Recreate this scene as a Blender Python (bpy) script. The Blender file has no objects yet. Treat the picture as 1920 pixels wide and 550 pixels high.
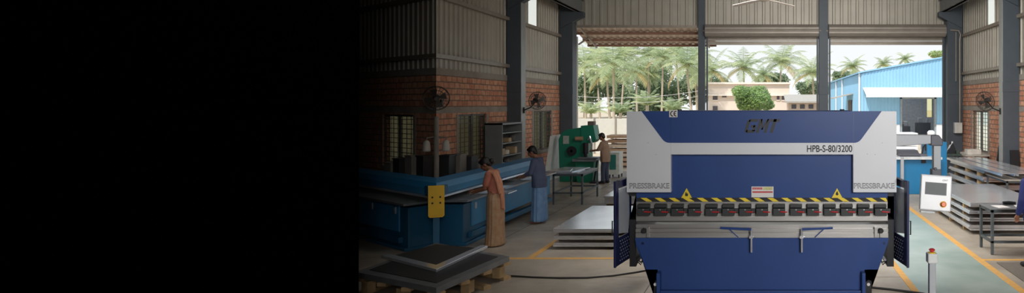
import bpy, bmesh, math, random
from mathutils import Vector, Matrix, Euler
R = math.radians
PI = math.pi
random.seed(7)
sc = bpy.context.scene
COL = sc.collection
CAMZ, FOC, CX, CY = 2.6, 1200.0, 1440.0, 195.0

def at(px, py, Y):
    """photo pixel at depth Y -> world x, z"""
    return (px - CX) * Y / FOC, CAMZ - (py - CY) * Y / FOC

def lin(r, g=None, b=None):
    if g is None: g = b = r
    f = lambda c: (c / 255 / 12.92) if c / 255 <= .04045 else ((c / 255 + .055) / 1.055) ** 2.4
    return (f(r), f(g), f(b), 1)

# ---------------------------------------------------------------- materials
MATS = {}
def mat(name, rgb, rough=.5, metal=0., var=.12, scale=6., bump=0., rgb2=None, spec=.5, detail=4., stretch=None, emit=0., coat=0.):
    if name in MATS: return MATS[name]
    m = bpy.data.materials.new(name); m.use_nodes = True
    nt = m.node_tree; n = nt.nodes; l = nt.links
    b = n['Principled BSDF']
    b.inputs['Roughness'].default_value = rough
    b.inputs['Metallic'].default_value = metal
    b.inputs['Specular IOR Level'].default_value = spec
    if coat:
        b.inputs['Coat Weight'].default_value = coat; b.inputs['Coat Roughness'].default_value = .15
    c = lin(*rgb)
    tc = n.new('ShaderNodeTexCoord'); no = n.new('ShaderNodeTexNoise')
    no.inputs['Scale'].default_value = scale; no.inputs['Detail'].default_value = detail
    if stretch:
        mp = n.new('ShaderNodeMapping'); mp.inputs['Scale'].default_value = stretch
        l.new(tc.outputs['Object'], mp.inputs['Vector']); l.new(mp.outputs['Vector'], no.inputs['Vector'])
    else:
        l.new(tc.outputs['Object'], no.inputs['Vector'])
    ra = n.new('ShaderNodeValToRGB')
    ra.color_ramp.elements[0].position = .3; ra.color_ramp.elements[1].position = .7
    if rgb2: c2 = lin(*rgb2); ra.color_ramp.elements[0].color = c2; ra.color_ramp.elements[1].color = c
    else:
        ra.color_ramp.elements[0].color = tuple(x * (1 - var) for x in c[:3]) + (1,)
        ra.color_ramp.elements[1].color = tuple(min(1, x * (1 + var)) for x in c[:3]) + (1,)
    l.new(no.outputs['Fac'], ra.inputs['Fac']); l.new(ra.outputs['Color'], b.inputs['Base Color'])
    if bump:
        bp = n.new('ShaderNodeBump'); bp.inputs['Strength'].default_value = bump; bp.inputs['Distance'].default_value = .01
        l.new(no.outputs['Fac'], bp.inputs['Height']); l.new(bp.outputs['Normal'], b.inputs['Normal'])
    if emit:
        b.inputs['Emission Color'].default_value = c; b.inputs['Emission Strength'].default_value = emit
    MATS[name] = m
    return m

def brick_mat(name, c1, c2, mortar, bw=.29, bh=.145):
    m = bpy.data.materials.new(name); m.use_nodes = True
    nt = m.node_tree; n = nt.nodes; l = nt.links; b = n['Principled BSDF']
    uv = n.new('ShaderNodeUVMap'); uv.uv_map = 'UVMap'
    br = n.new('ShaderNodeTexBrick'); br.inputs['Scale'].default_value = 1
    br.inputs['Brick Width'].default_value = bw; br.inputs['Row Height'].default_value = bh
    br.inputs['Mortar Size'].default_value = .015; br.inputs['Mortar Smooth'].default_value = .25
    br.inputs['Bias'].default_value = -.1
    br.inputs['Color1'].default_value = lin(*c1); br.inputs['Color2'].default_value = lin(*c2); br.inputs['Mortar'].default_value = lin(*mortar)
    no = n.new('ShaderNodeTexNoise'); no.inputs['Scale'].default_value = 9; no.inputs['Detail'].default_value = 6
    ds = n.new('ShaderNodeTexNoise'); ds.inputs['Scale'].default_value = 5
    mx0 = n.new('ShaderNodeMixRGB'); mx0.blend_type = 'ADD'; mx0.inputs['Fac'].default_value = .03
    l.new(uv.outputs['UV'], ds.inputs['Vector']); l.new(uv.outputs['UV'], mx0.inputs['Color1']); l.new(ds.outputs['Color'], mx0.inputs['Color2'])
    l.new(mx0.outputs['Color'], br.inputs['Vector']); l.new(uv.outputs['UV'], no.inputs['Vector'])
    mx = n.new('ShaderNodeMixRGB'); mx.blend_type = 'MULTIPLY'; mx.inputs['Fac'].default_value = .45
    l.new(br.outputs['Color'], mx.inputs['Color1']); l.new(no.outputs['Color'], mx.inputs['Color2'])
    rp = n.new('ShaderNodeValToRGB'); rp.color_ramp.elements[0].position = .35; rp.color_ramp.elements[0].color = (.45, .45, .45, 1)
    rp.color_ramp.elements[1].position = .6
    l.new(no.outputs['Fac'], rp.inputs['Fac']); l.new(rp.outputs['Color'], mx.inputs['Color2'])
    l.new(mx.outputs['Color'], b.inputs['Base Color'])
    bp = n.new('ShaderNodeBump'); bp.inputs['Distance'].default_value = .012; bp.invert = True
    l.new(br.outputs['Fac'], bp.inputs['Height']); l.new(bp.outputs['Normal'], b.inputs['Normal'])
    b.inputs['Roughness'].default_value = .92
    return m

def sheet_glass(name, rgb, transp=.5):
    """frosted, light-passing panel"""
    m = bpy.data.materials.new(name); m.use_nodes = True
    nt = m.node_tree; n = nt.nodes; l = nt.links
    n.remove(n['Principled BSDF']); out = n['Material Output']
    t = n.new('ShaderNodeBsdfTranslucent'); t.inputs['Color'].default_value = lin(*rgb)
    tr = n.new('ShaderNodeBsdfTransparent'); tr.inputs['Color'].default_value = lin(*rgb)
    gl = n.new('ShaderNodeBsdfGlossy'); gl.inputs['Roughness'].default_value = .25
    mx = n.new('ShaderNodeMixShader'); mx.inputs['Fac'].default_value = transp
    mx2 = n.new('ShaderNodeMixShader'); mx2.inputs['Fac'].default_value = .05
    l.new(t.outputs[0], mx.inputs[1]); l.new(tr.outputs[0], mx.inputs[2])
    l.new(mx.outputs[0], mx2.inputs[1]); l.new(gl.outputs[0], mx2.inputs[2]); l.new(mx2.outputs[0], out.inputs['Surface'])
    return m

# ---------------------------------------------------------------- mesh builder (world coordinates)
SN = Vector((1200, 622, 0)).normalized()       # normal of the building's bisecting plane at its corner
class MB:
    def __init__(s): s.bm = bmesh.new(); s.mi = 0; s.uv = None
    def face(s, vs):
        try: f = s.bm.faces.new(vs)
        except ValueError: return None
        f.material_index = s.mi; return f
    def box(s, x0, x1, y0, y1, z0, z1, rz=0, rx=0, ry=0, pivot=None):
        pts = [(x, y, z) for z in (z0, z1) for x, y in ((x0, y0), (x1, y0), (x1, y1), (x0, y1))]
        if rz or rx or ry:
            p = Vector(pivot) if pivot else Vector(((x0 + x1) / 2, (y0 + y1) / 2, (z0 + z1) / 2))
            e = Euler((rx, ry, rz)).to_matrix()
            pts = [e @ (Vector(q) - p) + p for q in pts]
        v = [s.bm.verts.new(q) for q in pts]
        for a in ((3, 2, 1, 0), (4, 5, 6, 7), (0, 1, 5, 4), (1, 2, 6, 5), (2, 3, 7, 6), (3, 0, 4, 7)): s.face([v[i] for i in a])
        return s
    def hexa(s, b, t):
        v = [s.bm.verts.new(q) for q in list(b) + list(t)]; n = len(b)
        s.face(v[:n][::-1]); s.face(v[n:])
        for i in range(n): s.face([v[i], v[(i + 1) % n], v[n + (i + 1) % n], v[n + i]])
        return s
    def prism(s, poly, a0, a1, axis='y'):
        def mk(p, a):
            if axis == 'y': return (p[0], a, p[1])
            if axis == 'x': return (a, p[0], p[1])
            return (p[0], p[1], a)
        return s.hexa([mk(p, a0) for p in poly], [mk(p, a1) for p in poly])
    def ring(s, c, u, v, r0, r1, n):
        return [s.bm.verts.new(c + u * (r0 * math.cos(2 * PI * i / n)) + v * (r1 * math.sin(2 * PI * i / n))) for i in range(n)]
    def skin(s, rings, cap=True, closed=False):
        n = len(rings[0]); m = len(rings)
        for k in range(m if closed else m - 1):
            a, b = rings[k], rings[(k + 1) % m]
            for i in range(n): s.face([a[i], a[(i + 1) % n], b[(i + 1) % n], b[i]])
        if cap and not closed: s.face(rings[0][::-1]); s.face(rings[-1])
        return s
    def tube(s, pts, r, n=8, cap=True, closed=False):
        pts = [Vector(p) for p in pts]; rs = r if isinstance(r, (list, tuple)) else [r] * len(pts)
        rings = []; prev = None
        for i, p in enumerate(pts):
            if closed: d = (pts[(i + 1) % len(pts)] - pts[i - 1]).normalized()
            else: d = (pts[min(i + 1, len(pts) - 1)] - pts[max(i - 1, 0)]).normalized()
            if prev is None:
                ref = Vector((0, 0, 1)) if abs(d.z) < .9 else Vector((1, 0, 0))
                u = d.cross(ref).normalized()
            else: u = (prev - d * prev.dot(d)).normalized()
            prev = u; v = d.cross(u)
            rings.append(s.ring(p, u, v, rs[i], rs[i], n))
        return s.skin(rings, cap, closed)
    def bar(s, p, q, w, h, up=(0, 0, 1)):
        p, q = Vector(p), Vector(q); d = (q - p).normalized(); up = Vector(up)
        if abs(d.dot(up)) > .95: up = Vector((1, 0, 0))
        u = d.cross(up).normalized() * (w / 2); v = u.cross(d).normalized() * (h / 2)
        return s.hexa([p - u - v, p + u - v, p + u + v, p - u + v], [q - u - v, q + u - v, q + u + v, q - u + v])
    def cyl(s, p, q, r, n=16, r2=None): return s.tube([p, q], [r, r if r2 is None else r2], n)
    def lathe(s, prof, c, axis=(0, 0, 1), n=20):
        c = Vector(c); d = Vector(axis).normalized()
        ref = Vector((0, 0, 1)) if abs(d.z) < .9 else Vector((1, 0, 0)); u = d.cross(ref).normalized(); v = d.cross(u)
        return s.skin([s.ring(c + d * h, u, v, max(r, .0005), max(r, .0005), n) for r, h in prof])
    def ell(s, c, r, n=14, m=9, rot=None):
        c = Vector(c); rings = []
        for k in range(m):
            t = PI * (k + .5) / m if False else PI * (k + .15) / (m - .7)
            rr = math.sin(t); zz = -math.cos(t)
            ring = []
            for i in range(n):
                q = Vector((r[0] * rr * math.cos(2 * PI * i / n), r[1] * rr * math.sin(2 * PI * i / n), r[2] * zz))
                if rot: q = rot @ q
                ring.append(s.bm.verts.new(c + q))
            rings.append(ring)
        return s.skin(rings)
    def corr(s, p0, p1, z0, z1, depth=.035, pitch=.24, inward=None, thick=.02):
        """trapezoid-profile metal cladding standing on the line p0-p1"""
        p0, p1 = Vector((*p0, 0)), Vector((*p1, 0)); L = (p1 - p0).length; d = (p1 - p0) / L
        nrm = Vector(inward + (0,)) if inward else Vector((-d.y, d.x, 0))
        prof = []; k = 0.
        while k < L:
            for f, e in ((0, 0), (.56, 0), (.66, 1), (.90, 1)):
                if k + f * pitch < L: prof.append((k + f * pitch, e * depth))
            k += pitch
        prof.append((L, 0))
        cols = [[s.bm.verts.new((p0 + d * a + nrm * (e + o)) + Vector((0, 0, z))) for z in (z0, z1) for o in (0, -thick)] for a, e in prof]
        for a, b in zip(cols, cols[1:]):
            s.face([a[0], b[0], b[2], a[2]]); s.face([a[1], a[3], b[3], b[1]])
            s.face([a[2], b[2], b[3], a[3]]); s.face([a[0], a[1], b[1], b[0]])
        return s
    def fix(s): bmesh.ops.recalc_face_normals(s.bm, faces=s.bm.faces); return s
    def move(s, M): bmesh.ops.transform(s.bm, matrix=M, verts=s.bm.verts); return s
    def mirrored(s):
        """reflection in the plane through the corner"""
        m = MB(); m.bm = s.bm.copy()
        for v in m.bm.verts: v.co -= 2 * SN.dot(v.co) * SN
        bmesh.ops.reverse_faces(m.bm, faces=m.bm.faces)
        return m
    def sym(s):
        """cut at the corner plane and join with the reflection (things that bend round the corner)"""
        g = s.bm.verts[:] + s.bm.edges[:] + s.bm.faces[:]
        bmesh.ops.bisect_plane(s.bm, geom=g, plane_co=(0, 0, 0), plane_no=SN, clear_inner=True, clear_outer=False)
        m = s.mirrored(); me = bpy.data.meshes.new('t'); m.bm.to_mesh(me); s.bm.from_mesh(me); bpy.data.meshes.remove(me)
        bmesh.ops.remove_doubles(s.bm, verts=s.bm.verts, dist=.0005)
        return s
    def build(s, name, mats, parent=None, bevel=0, smooth=False, seg=2, sub=0):
        s.fix()
        me = bpy.data.meshes.new(name)
        if parent is not None: bmesh.ops.transform(s.bm, matrix=world(parent).inverted(), verts=s.bm.verts)
        s.bm.to_mesh(me); s.bm.free()
        for m in (mats if isinstance(mats, (list, tuple)) else [mats]): me.materials.append(m)
        o = bpy.data.objects.new(name, me); COL.objects.link(o)
        if parent is not None: o.parent = parent
        if smooth:
            for p in me.polygons: p.use_smooth = True
            es = o.modifiers.new('edge', 'EDGE_SPLIT'); es.split_angle = R(40)
        if bevel:
            b = o.modifiers.new('bevel', 'BEVEL'); b.width = bevel; b.segments = seg; b.limit_method = 'ANGLE'; b.angle_limit = R(40)
        return o

def world(o):
    m = o.matrix_basis.copy()
    while o.parent is not None: o = o.parent; m = o.matrix_basis @ m
    return m

def tag(o, label, cat, group=None, kind=None):
    o['label'] = label
    if cat: o['category'] = cat
    if group: o['group'] = group
    if kind: o['kind'] = kind
    return o

def thing(name, label, cat, loc=(0, 0, 0), rz=0, group=None):
    o = bpy.data.objects.new(name, None); COL.objects.link(o)
    o.location = loc; o.rotation_euler = (0, 0, rz); o.empty_display_size = .2
    return tag(o, label, cat, group)

def struct(mb, name, mats, label=None, bevel=0, smooth=False):
    o = mb.build(name, mats, None, bevel, smooth); o['kind'] = 'structure'
    if label: o['label'] = label
    return o

def kids(o): return [c for c in bpy.data.objects if c.parent == o]
def copy_tree(o, parent=None, label=None):
    c = o.copy(); COL.objects.link(c); c.parent = parent
    if label: c['label'] = label
    for k in kids(o): copy_tree(k, c)
    return c

def text(name, s, parent, m, x0, x1, z0, z1, y, shear=0., extrude=.002, offset=0., rot=None):
    """lettering standing on a front (-Y) face, fitted to the box x0..x1, z0..z1"""
    cu = bpy.data.curves.new(name, 'FONT'); cu.body = s; cu.extrude = extrude; cu.offset = offset; cu.shear = shear
    t = bpy.data.objects.new(name, cu); COL.objects.link(t)
    bpy.context.view_layer.update()
    me = bpy.data.meshes.new_from_object(t.evaluated_get(bpy.context.evaluated_depsgraph_get()))
    bpy.data.objects.remove(t); bpy.data.curves.remove(cu)
    xs = [v.co.x for v in me.vertices]; ys = [v.co.y for v in me.vertices]
    a, b, c, d = min(xs), max(xs), min(ys), max(ys)
    bm = MB(); bm.bm.from_mesh(me); bpy.data.meshes.remove(me)
    for v in bm.bm.verts:
        X = x0 + (v.co.x - a) / (b - a) * (x1 - x0); Z = z0 + (v.co.y - c) / (d - c) * (z1 - z0)
        v.co = Vector((X, y - v.co.z, Z))
    if rot is not None: bm.move(rot)
    for f in bm.bm.faces: f.material_index = 0
    return bm.build(name, m, parent)
SKY, SUN, EXPO = 1.15, 3.4, 0.0
LAMPS = [
    ('front_fill', (3.0, -4.4, 4.6), (3.0, 9, 1.3), 3, 3, 198, 68, (1, .98, .95)),  # unseen lamp added to light the press; narrow spread leaves the left dark
    ('roof_fill', (4.0, 13.5, 7.1), (6.8, 15.0, .3), 2.6, 14, 720, 125, (1, .97, .93)),  # stands in for unseen skylights, tilted to brighten the right wall
    ('roof_fill', (2.2, 15.5, 7.1), (1.4, 24.5, 3.2), 6, 5, 620, 140, (1, .98, .95)),  # added under the closed roof to brighten the back wall
    ('roof_fill', (-1.6, 11.5, 7.1), (-2.2, 12.5, 0), 3, 5, 72, 75, (1, .98, .95)),  # added fill for the floor left of the press
    ('hall_fill', (-4.2, 5.5, 6.6), (-6.8, 14, 1.5), 1.5, 1.5, 24, 150, (1, .96, .9)),  # weak unseen fill added to lift the dark corner
]
# ---------------------------------------------------------------- palette
concrete_band = mat('cement_band', (150, 142, 132), .9, var=.15, scale=3, bump=.3)
clad = mat('cladding_grey', (172, 166, 154), .55, .25, var=.06, scale=2)
clad_left = clad
steel_col = mat('column_paint', (68, 76, 84), .55, 0, var=.08, scale=3)
girt_m = mat('girt_steel', (150, 140, 128), .5, .3, var=.1)
brick = brick_mat('red_brick', (220, 164, 132), (200, 128, 98), (138, 116, 102), .27, .15)
fade_black = mat('fade_black', (3, 3, 3), 1.0, 0, var=.05, spec=0.)  # black colour standing in for the fade to dark at left
frosted = sheet_glass('frosted_pane', (254, 254, 248), .95)
milky = sheet_glass('milky_pane', (254, 254, 244), .55)
dimmed = sheet_glass('dimmed_pane', (188, 188, 168), .3)  # left panes: dimming put into the glass colour and transparency
grill = mat('grille_paint', (86, 84, 78), .6, var=.1)
shutter_m = mat('shutter_steel', (142, 134, 124), .5, .35, var=.1, scale=3)
crane_m = mat('beam_paint', (112, 116, 118), .55, .1, var=.1)
rust_m = mat('rail_primer', (176, 98, 70), .75, var=.2, scale=8)
yellow_line = mat('line_paint', (216, 160, 70), .6, var=.25, scale=9, rgb2=(190, 150, 96))

# ---------------------------------------------------------------- floor
def floor_mat():
    m = mat('concrete_floor', (172, 162, 148), .42, 0, scale=1.1, rgb2=(136, 128, 118), detail=8, spec=.5)
    nt = m.node_tree; n = nt.nodes; l = nt.links
    b = n['Principled BSDF']
    no = n.new('ShaderNodeTexNoise'); no.inputs['Scale'].default_value = 4; no.inputs['Detail'].default_value = 6
    tc = n['Texture Coordinate']; l.new(tc.outputs['Object'], no.inputs['Vector'])
    mr = n.new('ShaderNodeMapRange'); mr.inputs['From Min'].default_value = .3; mr.inputs['From Max'].default_value = .7
    mr.inputs['To Min'].default_value = .3; mr.inputs['To Max'].default_value = .55
    l.new(no.outputs['Fac'], mr.inputs['Value']); l.new(mr.outputs['Result'], b.inputs['Roughness'])
    return m
floor_m = floor_mat()
green_floor = mat('green_floor_paint', (164, 176, 170), .28, 0, scale=1.6, rgb2=(132, 152, 146), detail=7, spec=.55)
mb = MB(); mb.box(-22, 7.5, -5, 24.7, -.2, 0)
mb.mi = 1; mb.box(2.08, 3.47, 2, 21.5, 0, .003)
mb.mi = 2
mb.box(3.46, 3.58, 2, 24, 0, .004); mb.box(1.99, 2.09, 2, 21.6, 0, .004); mb.box(3.58, 7.2, 10.6, 10.7, 0, .004)
mb.box(-4.45, -2.0, 10.7, 10.8, 0, .004); mb.box(-4.06, -3.95, 10.8, 16.5, 0, .004)
mb.mi = 3
for x in (-5.1, -1.7): mb.box(x - .006, x + .006, 2, 24.5, 0, .0015)
for y in (9.6, 13.1, 16.6, 20.1): mb.box(-7.8, 2.0, y - .006, y + .006, 0, .0015)
joint_m = mat('floor_joint', (92, 86, 78), .9)
struct(mb, 'floor', [floor_m, green_floor, yellow_line, joint_m], 'grey concrete hall floor with green aisle and yellow lines')
ground_m = mat('yard_ground', (205, 190, 168), .95, scale=.6, rgb2=(186, 170, 146), detail=6)
mb = MB(); mb.box(-120, 120, 24.7, 260, -.4, -.05)
struct(mb, 'ground', ground_m, 'pale sandy yard outside the open shutters')

# ---------------------------------------------------------------- side walls
XL, XR, YB = -7.86, 7.35, 24.5
YC = 15.16
def wall_uv(o, origin, d):
    me = o.data; uv = me.uv_layers.new(name='UVMap')
    for p in me.polygons:
        for li in p.loop_indices:
            c = me.vertices[me.loops[li].vertex_index].co
            uv.data[li].uv = ((c.x - origin[0]) * d[0] + (c.y - origin[1]) * d[1], c.z)
def side_wall(sign, X, segs, wins, ytop):
    """brick below, cement bands, ribbed cladding above; segs: y-range; wins: list of (y0,y1,z0,z1)"""
    y0, y1 = segs
    out = X + sign * .23
    a, b = min(X, out), max(X, out)
    mb = MB(); ys = y0
    for (wa, wb, za, zb) in sorted(wins):
        mb.box(a, b, ys, wa, 0, 3.3); mb.box(a, b, wa, wb, 0, za); mb.box(a, b, wa, wb, zb, 3.3); ys = wb
    mb.box(a, b, ys, y1, 0, 3.3)
    bands = MB(); xi = X - sign * .012
    a2, b2 = min(xi, out), max(xi, out)
    bands.box(a2, b2, y0, y1, 3.3, 3.46); 
    yy = y0
    bands.box(a2, X + sign * .0 if sign > 0 else b2, y0, y1, 2.37, 2.52) if sign > 0 else bands.box(X, xi, y0, y1, 2.37, 2.52)
    for (wa, wb, za, zb) in wins:      # cement surround of the opening
        for (p, q, r, s_) in ((wa - .12, wa, za - .1, zb), (wb, wb + .12, za - .1, zb), (wa, wb, za - .1, za)):
            bands.box(min(X, xi), max(X, xi), p, q, r, s_)
    clad_ = MB(); inw = (-sign, 0)
    return mb, bands
def grille(mb, X, y0, y1, z0, z1, n, m):
    for i in range(1, n): y = y0 + (y1 - y0) * i / n; mb.cyl((X, y, z0), (X, y, z1), .009, 6)
    for i in range(1, m): z = z0 + (z1 - z0) * i / m; mb.box(X - .006, X + .006, y0, y1, z - .008, z + .008)
    for (p, q, r, s_) in ((y0, y0 + .05, z0, z1), (y1 - .05, y1, z0, z1), (y0, y1, z0, z0 + .05), (y0, y1, z1 - .05, z1), ((y0 + y1) / 2 - .03, (y0 + y1) / 2 + .03, z0, z1)):
        mb.box(X - .025, X + .025, p, q, r, s_)

WR = [(21.35, 23.0, .95, 2.36)]
WL = [(16.25, 17.85, 1.0, 2.33), (21.45, 23.2, 1.0, 2.36)]
# right wall
mb, bands = side_wall(1, XR, (-5, YB + .2), WR, 7)
o = struct(mb, 'wall_right', brick, 'red brick right hand wall with ribbed cladding above'); wall_uv(o, (0, 0), (0, 1))
mb = bands; mb.build('cement_band', concrete_band, o)
ST_R = (20.85, 21.6)
mb = MB()
mb.corr((XR + .06, -5), (XR + .06, ST_R[0]), 3.46, 7.2, inward=(-1, 0)); mb.corr((XR + .06, ST_R[0]), (XR + .06, ST_R[1]), 3.46, 5.22, inward=(-1, 0)); mb.corr((XR + .06, ST_R[1]), (XR + .06, YB), 3.46, 7.2, inward=(-1, 0))
mb.build('cladding', clad, o)
mb = MB()
for z in (3.74, 5.16): mb.box(XR - .09, XR + .02, -5, YB - .3, z - .05, z + .05)
mb.build('girt', girt_m, o, .006)
mb = MB(); mb.box(XR + .03, XR + .04, ST_R[0], ST_R[1], 5.22, 7.2)
struct(mb, 'window_1', frosted, 'tall white translucent strip in right wall cladding')
# left wall, right of the corner
mbL, bandsL = side_wall(-1, XL, (YC - .6, YB + .2), WL, 7)
mbL2, bandsL2 = side_wall(-1, XL, (YC - .6, 32.5), [WL[0]], 7)
def halfcut(m):
    bmesh.ops.bisect_plane(m.bm, geom=m.bm.verts[:] + m.bm.edges[:] + m.bm.faces[:], plane_co=(0, 0, 0), plane_no=SN, clear_inner=True)
    return m
ST_L = (21.15, 21.95)
def left_clad(mb, strip=True):
    x = XL - .06
    if strip:
        mb.corr((x, YC - .4), (x, ST_L[0]), 3.46, 7.2, inward=(1, 0)); mb.corr((x, ST_L[0]), (x, ST_L[1]), 3.46, 5.22, inward=(1, 0)); mb.corr((x, ST_L[1]), (x, YB), 3.46, 7.2, inward=(1, 0))
    else: mb.corr((x, YC - .4), (x, 32.5), 3.46, 7.2, inward=(1, 0))
    return mb
def girts(mb, y1):
    for z in (3.74, 5.16): mb.box(XL - .02, XL + .09, YC - .6, y1, z - .05, z + .05)
    return mb
o = struct(halfcut(mbL), 'wall_left', brick, 'dim brick left wall with cladding above'); wall_uv(o, (0, 0), (0, 1))
halfcut(bandsL).build('cement_band', concrete_band, o); halfcut(left_clad(MB())).build('cladding', clad, o); halfcut(girts(MB(), YB - .3)).build('girt', girt_m, o)
md = Vector((0, 1, 0)); md = md - 2 * SN.dot(md) * SN
o = struct(halfcut(mbL2).mirrored(), 'wall_side', brick, 'dim brick wall turning away beyond the corner'); wall_uv(o, (0, 0), (md.x, md.y))
halfcut(bandsL2).mirrored().build('cement_band', concrete_band, o); halfcut(left_clad(MB(), False)).mirrored().build('cladding', clad, o); halfcut(girts(MB(), 32.4)).mirrored().build('girt', girt_m, o)
mb = MB(); mb.box(XL - .05, XL - .04, ST_L[0], ST_L[1], 5.22, 7.2)
struct(mb, 'window_2', frosted, 'tall pale translucent strip in left wall cladding')
def window(name, X, w, label, mir=False):
    y0, y1, z0, z1 = w; s_ = 1 if X > 0 else -1
    g = MB(); g.box(X + s_ * .14, X + s_ * .15, y0, y1, z0, z1)
    f = MB(); grille(f, X + s_ * .06, y0, y1, z0, z1, 7, 11)
    if mir: g, f = g.mirrored(), f.mirrored()
    o = struct(g, name, milky if X > 0 else dimmed, label); f.build('window_grille', grill, o)
window('window_3', XR, WR[0], 'barred bright window in right brick wall')
window('window_4', XL, WL[1], 'barred window beyond the column in left wall')
window('window_5', XL, WL[0], 'dim barred window in left wall near the corner')
window('window_6', XL, WL[0], 'very dark barred window left of the corner', True)

# ---------------------------------------------------------------- back wall, doors, columns
mb = MB(); mb.corr((XL, YB + .15), (-2.5, YB + .15), 5.56, 7.2, pitch=.3, inward=(0, -1)); mb.corr((-2.5, YB + .15), (XR, YB + .15), 5.1, 7.2, pitch=.3, inward=(0, -1)); 
mb.box(XL - .23, -7.36, YB + .13, YB + .3, 0, 5.2); mb.box(6.78, XR + .23, YB + .13, YB + .3, 0, 5.2)
o = struct(mb, 'wall_back', clad, 'ribbed grey cladding above the three shutter openings')
mb = MB(); mb.box(XL, XR, YB + .02, YB + .1, 5.52, 5.62); mb.build('girt', girt_m, o)
def col_h(mb, x0, x1, y0, y1, z1):
    """steel column of two flanges and a web, flanges facing along the hall"""
    mb.box(x0, x1, y0, y0 + .02, 0, z1); mb.box(x0, x1, y1 - .02, y1, 0, z1); mb.box((x0 + x1) / 2 - .01, (x0 + x1) / 2 + .01, y0, y1, 0, z1)
def column(x0, x1, y0, y1, label, z1=7.0):
    mb = MB(); mb.box(x0, x1, y0, y1, 0, z1)
    mb.box(x0 - .015, x1 + .015, y0 - .015, y1 + .015, 0, .03)
    mb.box(x0 - .01, x1 + .01, y0 - .01, y0, 2.95, 3.25)
    return struct(mb, 'column', steel_col, label, .008)
flange_lit_m = mat('flange_lit', (150, 152, 150), .5, .2, var=.06)  # paler than the column: light on its inner face is painted in
def flange(o, x0, x1, y0, y1):
    mb = MB(); mb.box(x0, x1, y0, y1, 0, 7.0); mb.build('flange', flange_lit_m, o, .003)
o = column(6.86, XR, 18.7, 18.98, 'dark steel column on right wall near the picture edge'); flange(o, 6.845, 6.86, 18.7, 18.98)
o = column(6.76, XR - .02, 24.1, YB + .12, 'dark steel column beside the right shutter opening')
o = column(XL, -7.44, 19.25, 19.6, 'dark steel column on left wall between two windows'); flange(o, -7.44, -7.42, 19.25, 19.6)
o = column(XL + .02, -7.36, 24.1, YB + .12, 'dark steel column beside left shutter opening')
o = column(-2.66, -2.41, 24.35, YB + .14, 'slim steel post between left and middle openings')
o = column(1.94, 2.29, 24.3, YB + .14, 'slim steel post between middle and right openings')
for s_, X in ((-1, XL), (1, XR)):                      # runway beams along the side walls, on brackets
    mb = MB(); xi = X - s_ * .62
    a, b = min(xi, xi - s_ * .28), max(xi, xi - s_ * .28)
    mb.box(a, b, 14 if s_ < 0 else 2, 24.3, 6.06, 6.08); mb.box(a, b, 14 if s_ < 0 else 2, 24.3, 6.5, 6.52); mb.box((a + b) / 2 - .06, (a + b) / 2 + .06, 14 if s_ < 0 else 2, 24.3, 6.06, 6.52)
    o = struct(mb, 'beam', crane_m, 'grey steel runway beam along the %s wall' % ('left' if s_ < 0 else 'right'))
    mb = MB(); mb.box((a + b) / 2 - .04, (a + b) / 2 + .04, 14 if s_ < 0 else 2, 24.2, 6.52, 6.6); mb.build('rail', rust_m, o)
    mb = MB()
    for y in (24.1,) + ((19.25,) if s_ < 0 else (18.7,)):
        mb.prism([(X - s_ * .05, 5.45), (X - s_ * .05, 6.06), (xi - s_ * .3, 6.06), (xi - s_ * .3, 5.9)], y - .05, y + .2)
    mb.build('bracket', steel_col, o)
# rolled-up shutters of the middle and right openings
def shutter(name, x0, x1, label):
    o = thing(name, label, 'roller shutter', ((x0 + x1) / 2, 24.3, 5.4)); o['kind'] = 'structure'
    mb = MB(); prof = []
    N = 26
    rings = []
    for x in [x0 + (x1 - x0) * i / 1 for i in (0, 1)]:
        ring = []
        for k in range(N):
            a = 2 * PI * k / N; r = .235 + (.008 if k % 2 else -.008)
            ring.append(mb.bm.verts.new((x, 24.32 + r * .8 * math.cos(a), 5.38 + r * math.sin(a))))
        rings.append(ring)
    mb.skin(rings); mb.build('shutter_roll', shutter_m, o)
    mb = MB()
    for i in range(3): z = 4.93 + i * .085; mb.box(x0 + .02, x1 - .02, 24.5, 24.53, z, z + .075)
    mb.box(x0 + .02, x1 - .02, 24.48, 24.55, 4.86, 4.93)
    mb.build('shutter_curtain', shutter_m, o, .008)
    mb = MB()
    for x in (x0 + .02, x1 - .06): mb.box(x, x + .06, 24.46, 24.56, 0, 5.2)
    mb.build('guide_rail', steel_col, o)
    mb = MB(); mb.cyl((x0 - .1, 24.32, 5.38), (x1 + .1, 24.32, 5.38), .04, 10); mb.build('axle', girt_m, o)
    for x in (x0 - .02, x1 + .005):
        mb = MB(); mb.box(x, x + .015, 24.14, 24.5, 5.2, 5.62); mb.build('end_plate', steel_col, o)
    return o
shutter('door_1', -2.38, 1.92, 'rolled up grey shutter over the middle opening')
shutter('door_2', 2.31, 6.74, 'rolled up grey shutter over the right opening')
# lean-to awning outside the left opening
awn_m = mat('awning_sheet', (226, 204, 186), .6, .1, var=.08, scale=3)
o = thing('awning', 'brown lean-to awning of ribbed sheet outside left opening', 'awning', (-5, 25.8, 5.3))
mb = MB(); n = 40
x0, x1 = -7.7, -2.2
cols = []
for i in range(n * 2 + 1):
    x = x0 + (x1 - x0) * i / (n * 2); e = .03 * (i % 4 in (1, 2))
    cols.append([mb.bm.verts.new((x, y, z + e + t)) for (y, z) in ((24.75, 5.72), (27.4, 5.14)) for t in (0, .01)])
for a, b in zip(cols, cols[1:]):
    mb.face([a[0], b[0], b[2], a[2]]); mb.face([a[1], a[3], b[3], b[1]]); mb.face([a[2], b[2], b[3], a[3]])
mb.build('awning_sheet', awn_m, o)
for t in (.06, .38, .7, .97):
    mb = MB(); y = 24.75 + 2.65 * t; z = 5.72 - .58 * t - .06; mb.box(x0, x1, y - .05, y + .05, z - .05, z + .05); mb.build('purlin', mat('purlin_brown', (150, 116, 98), .7), o)
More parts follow.
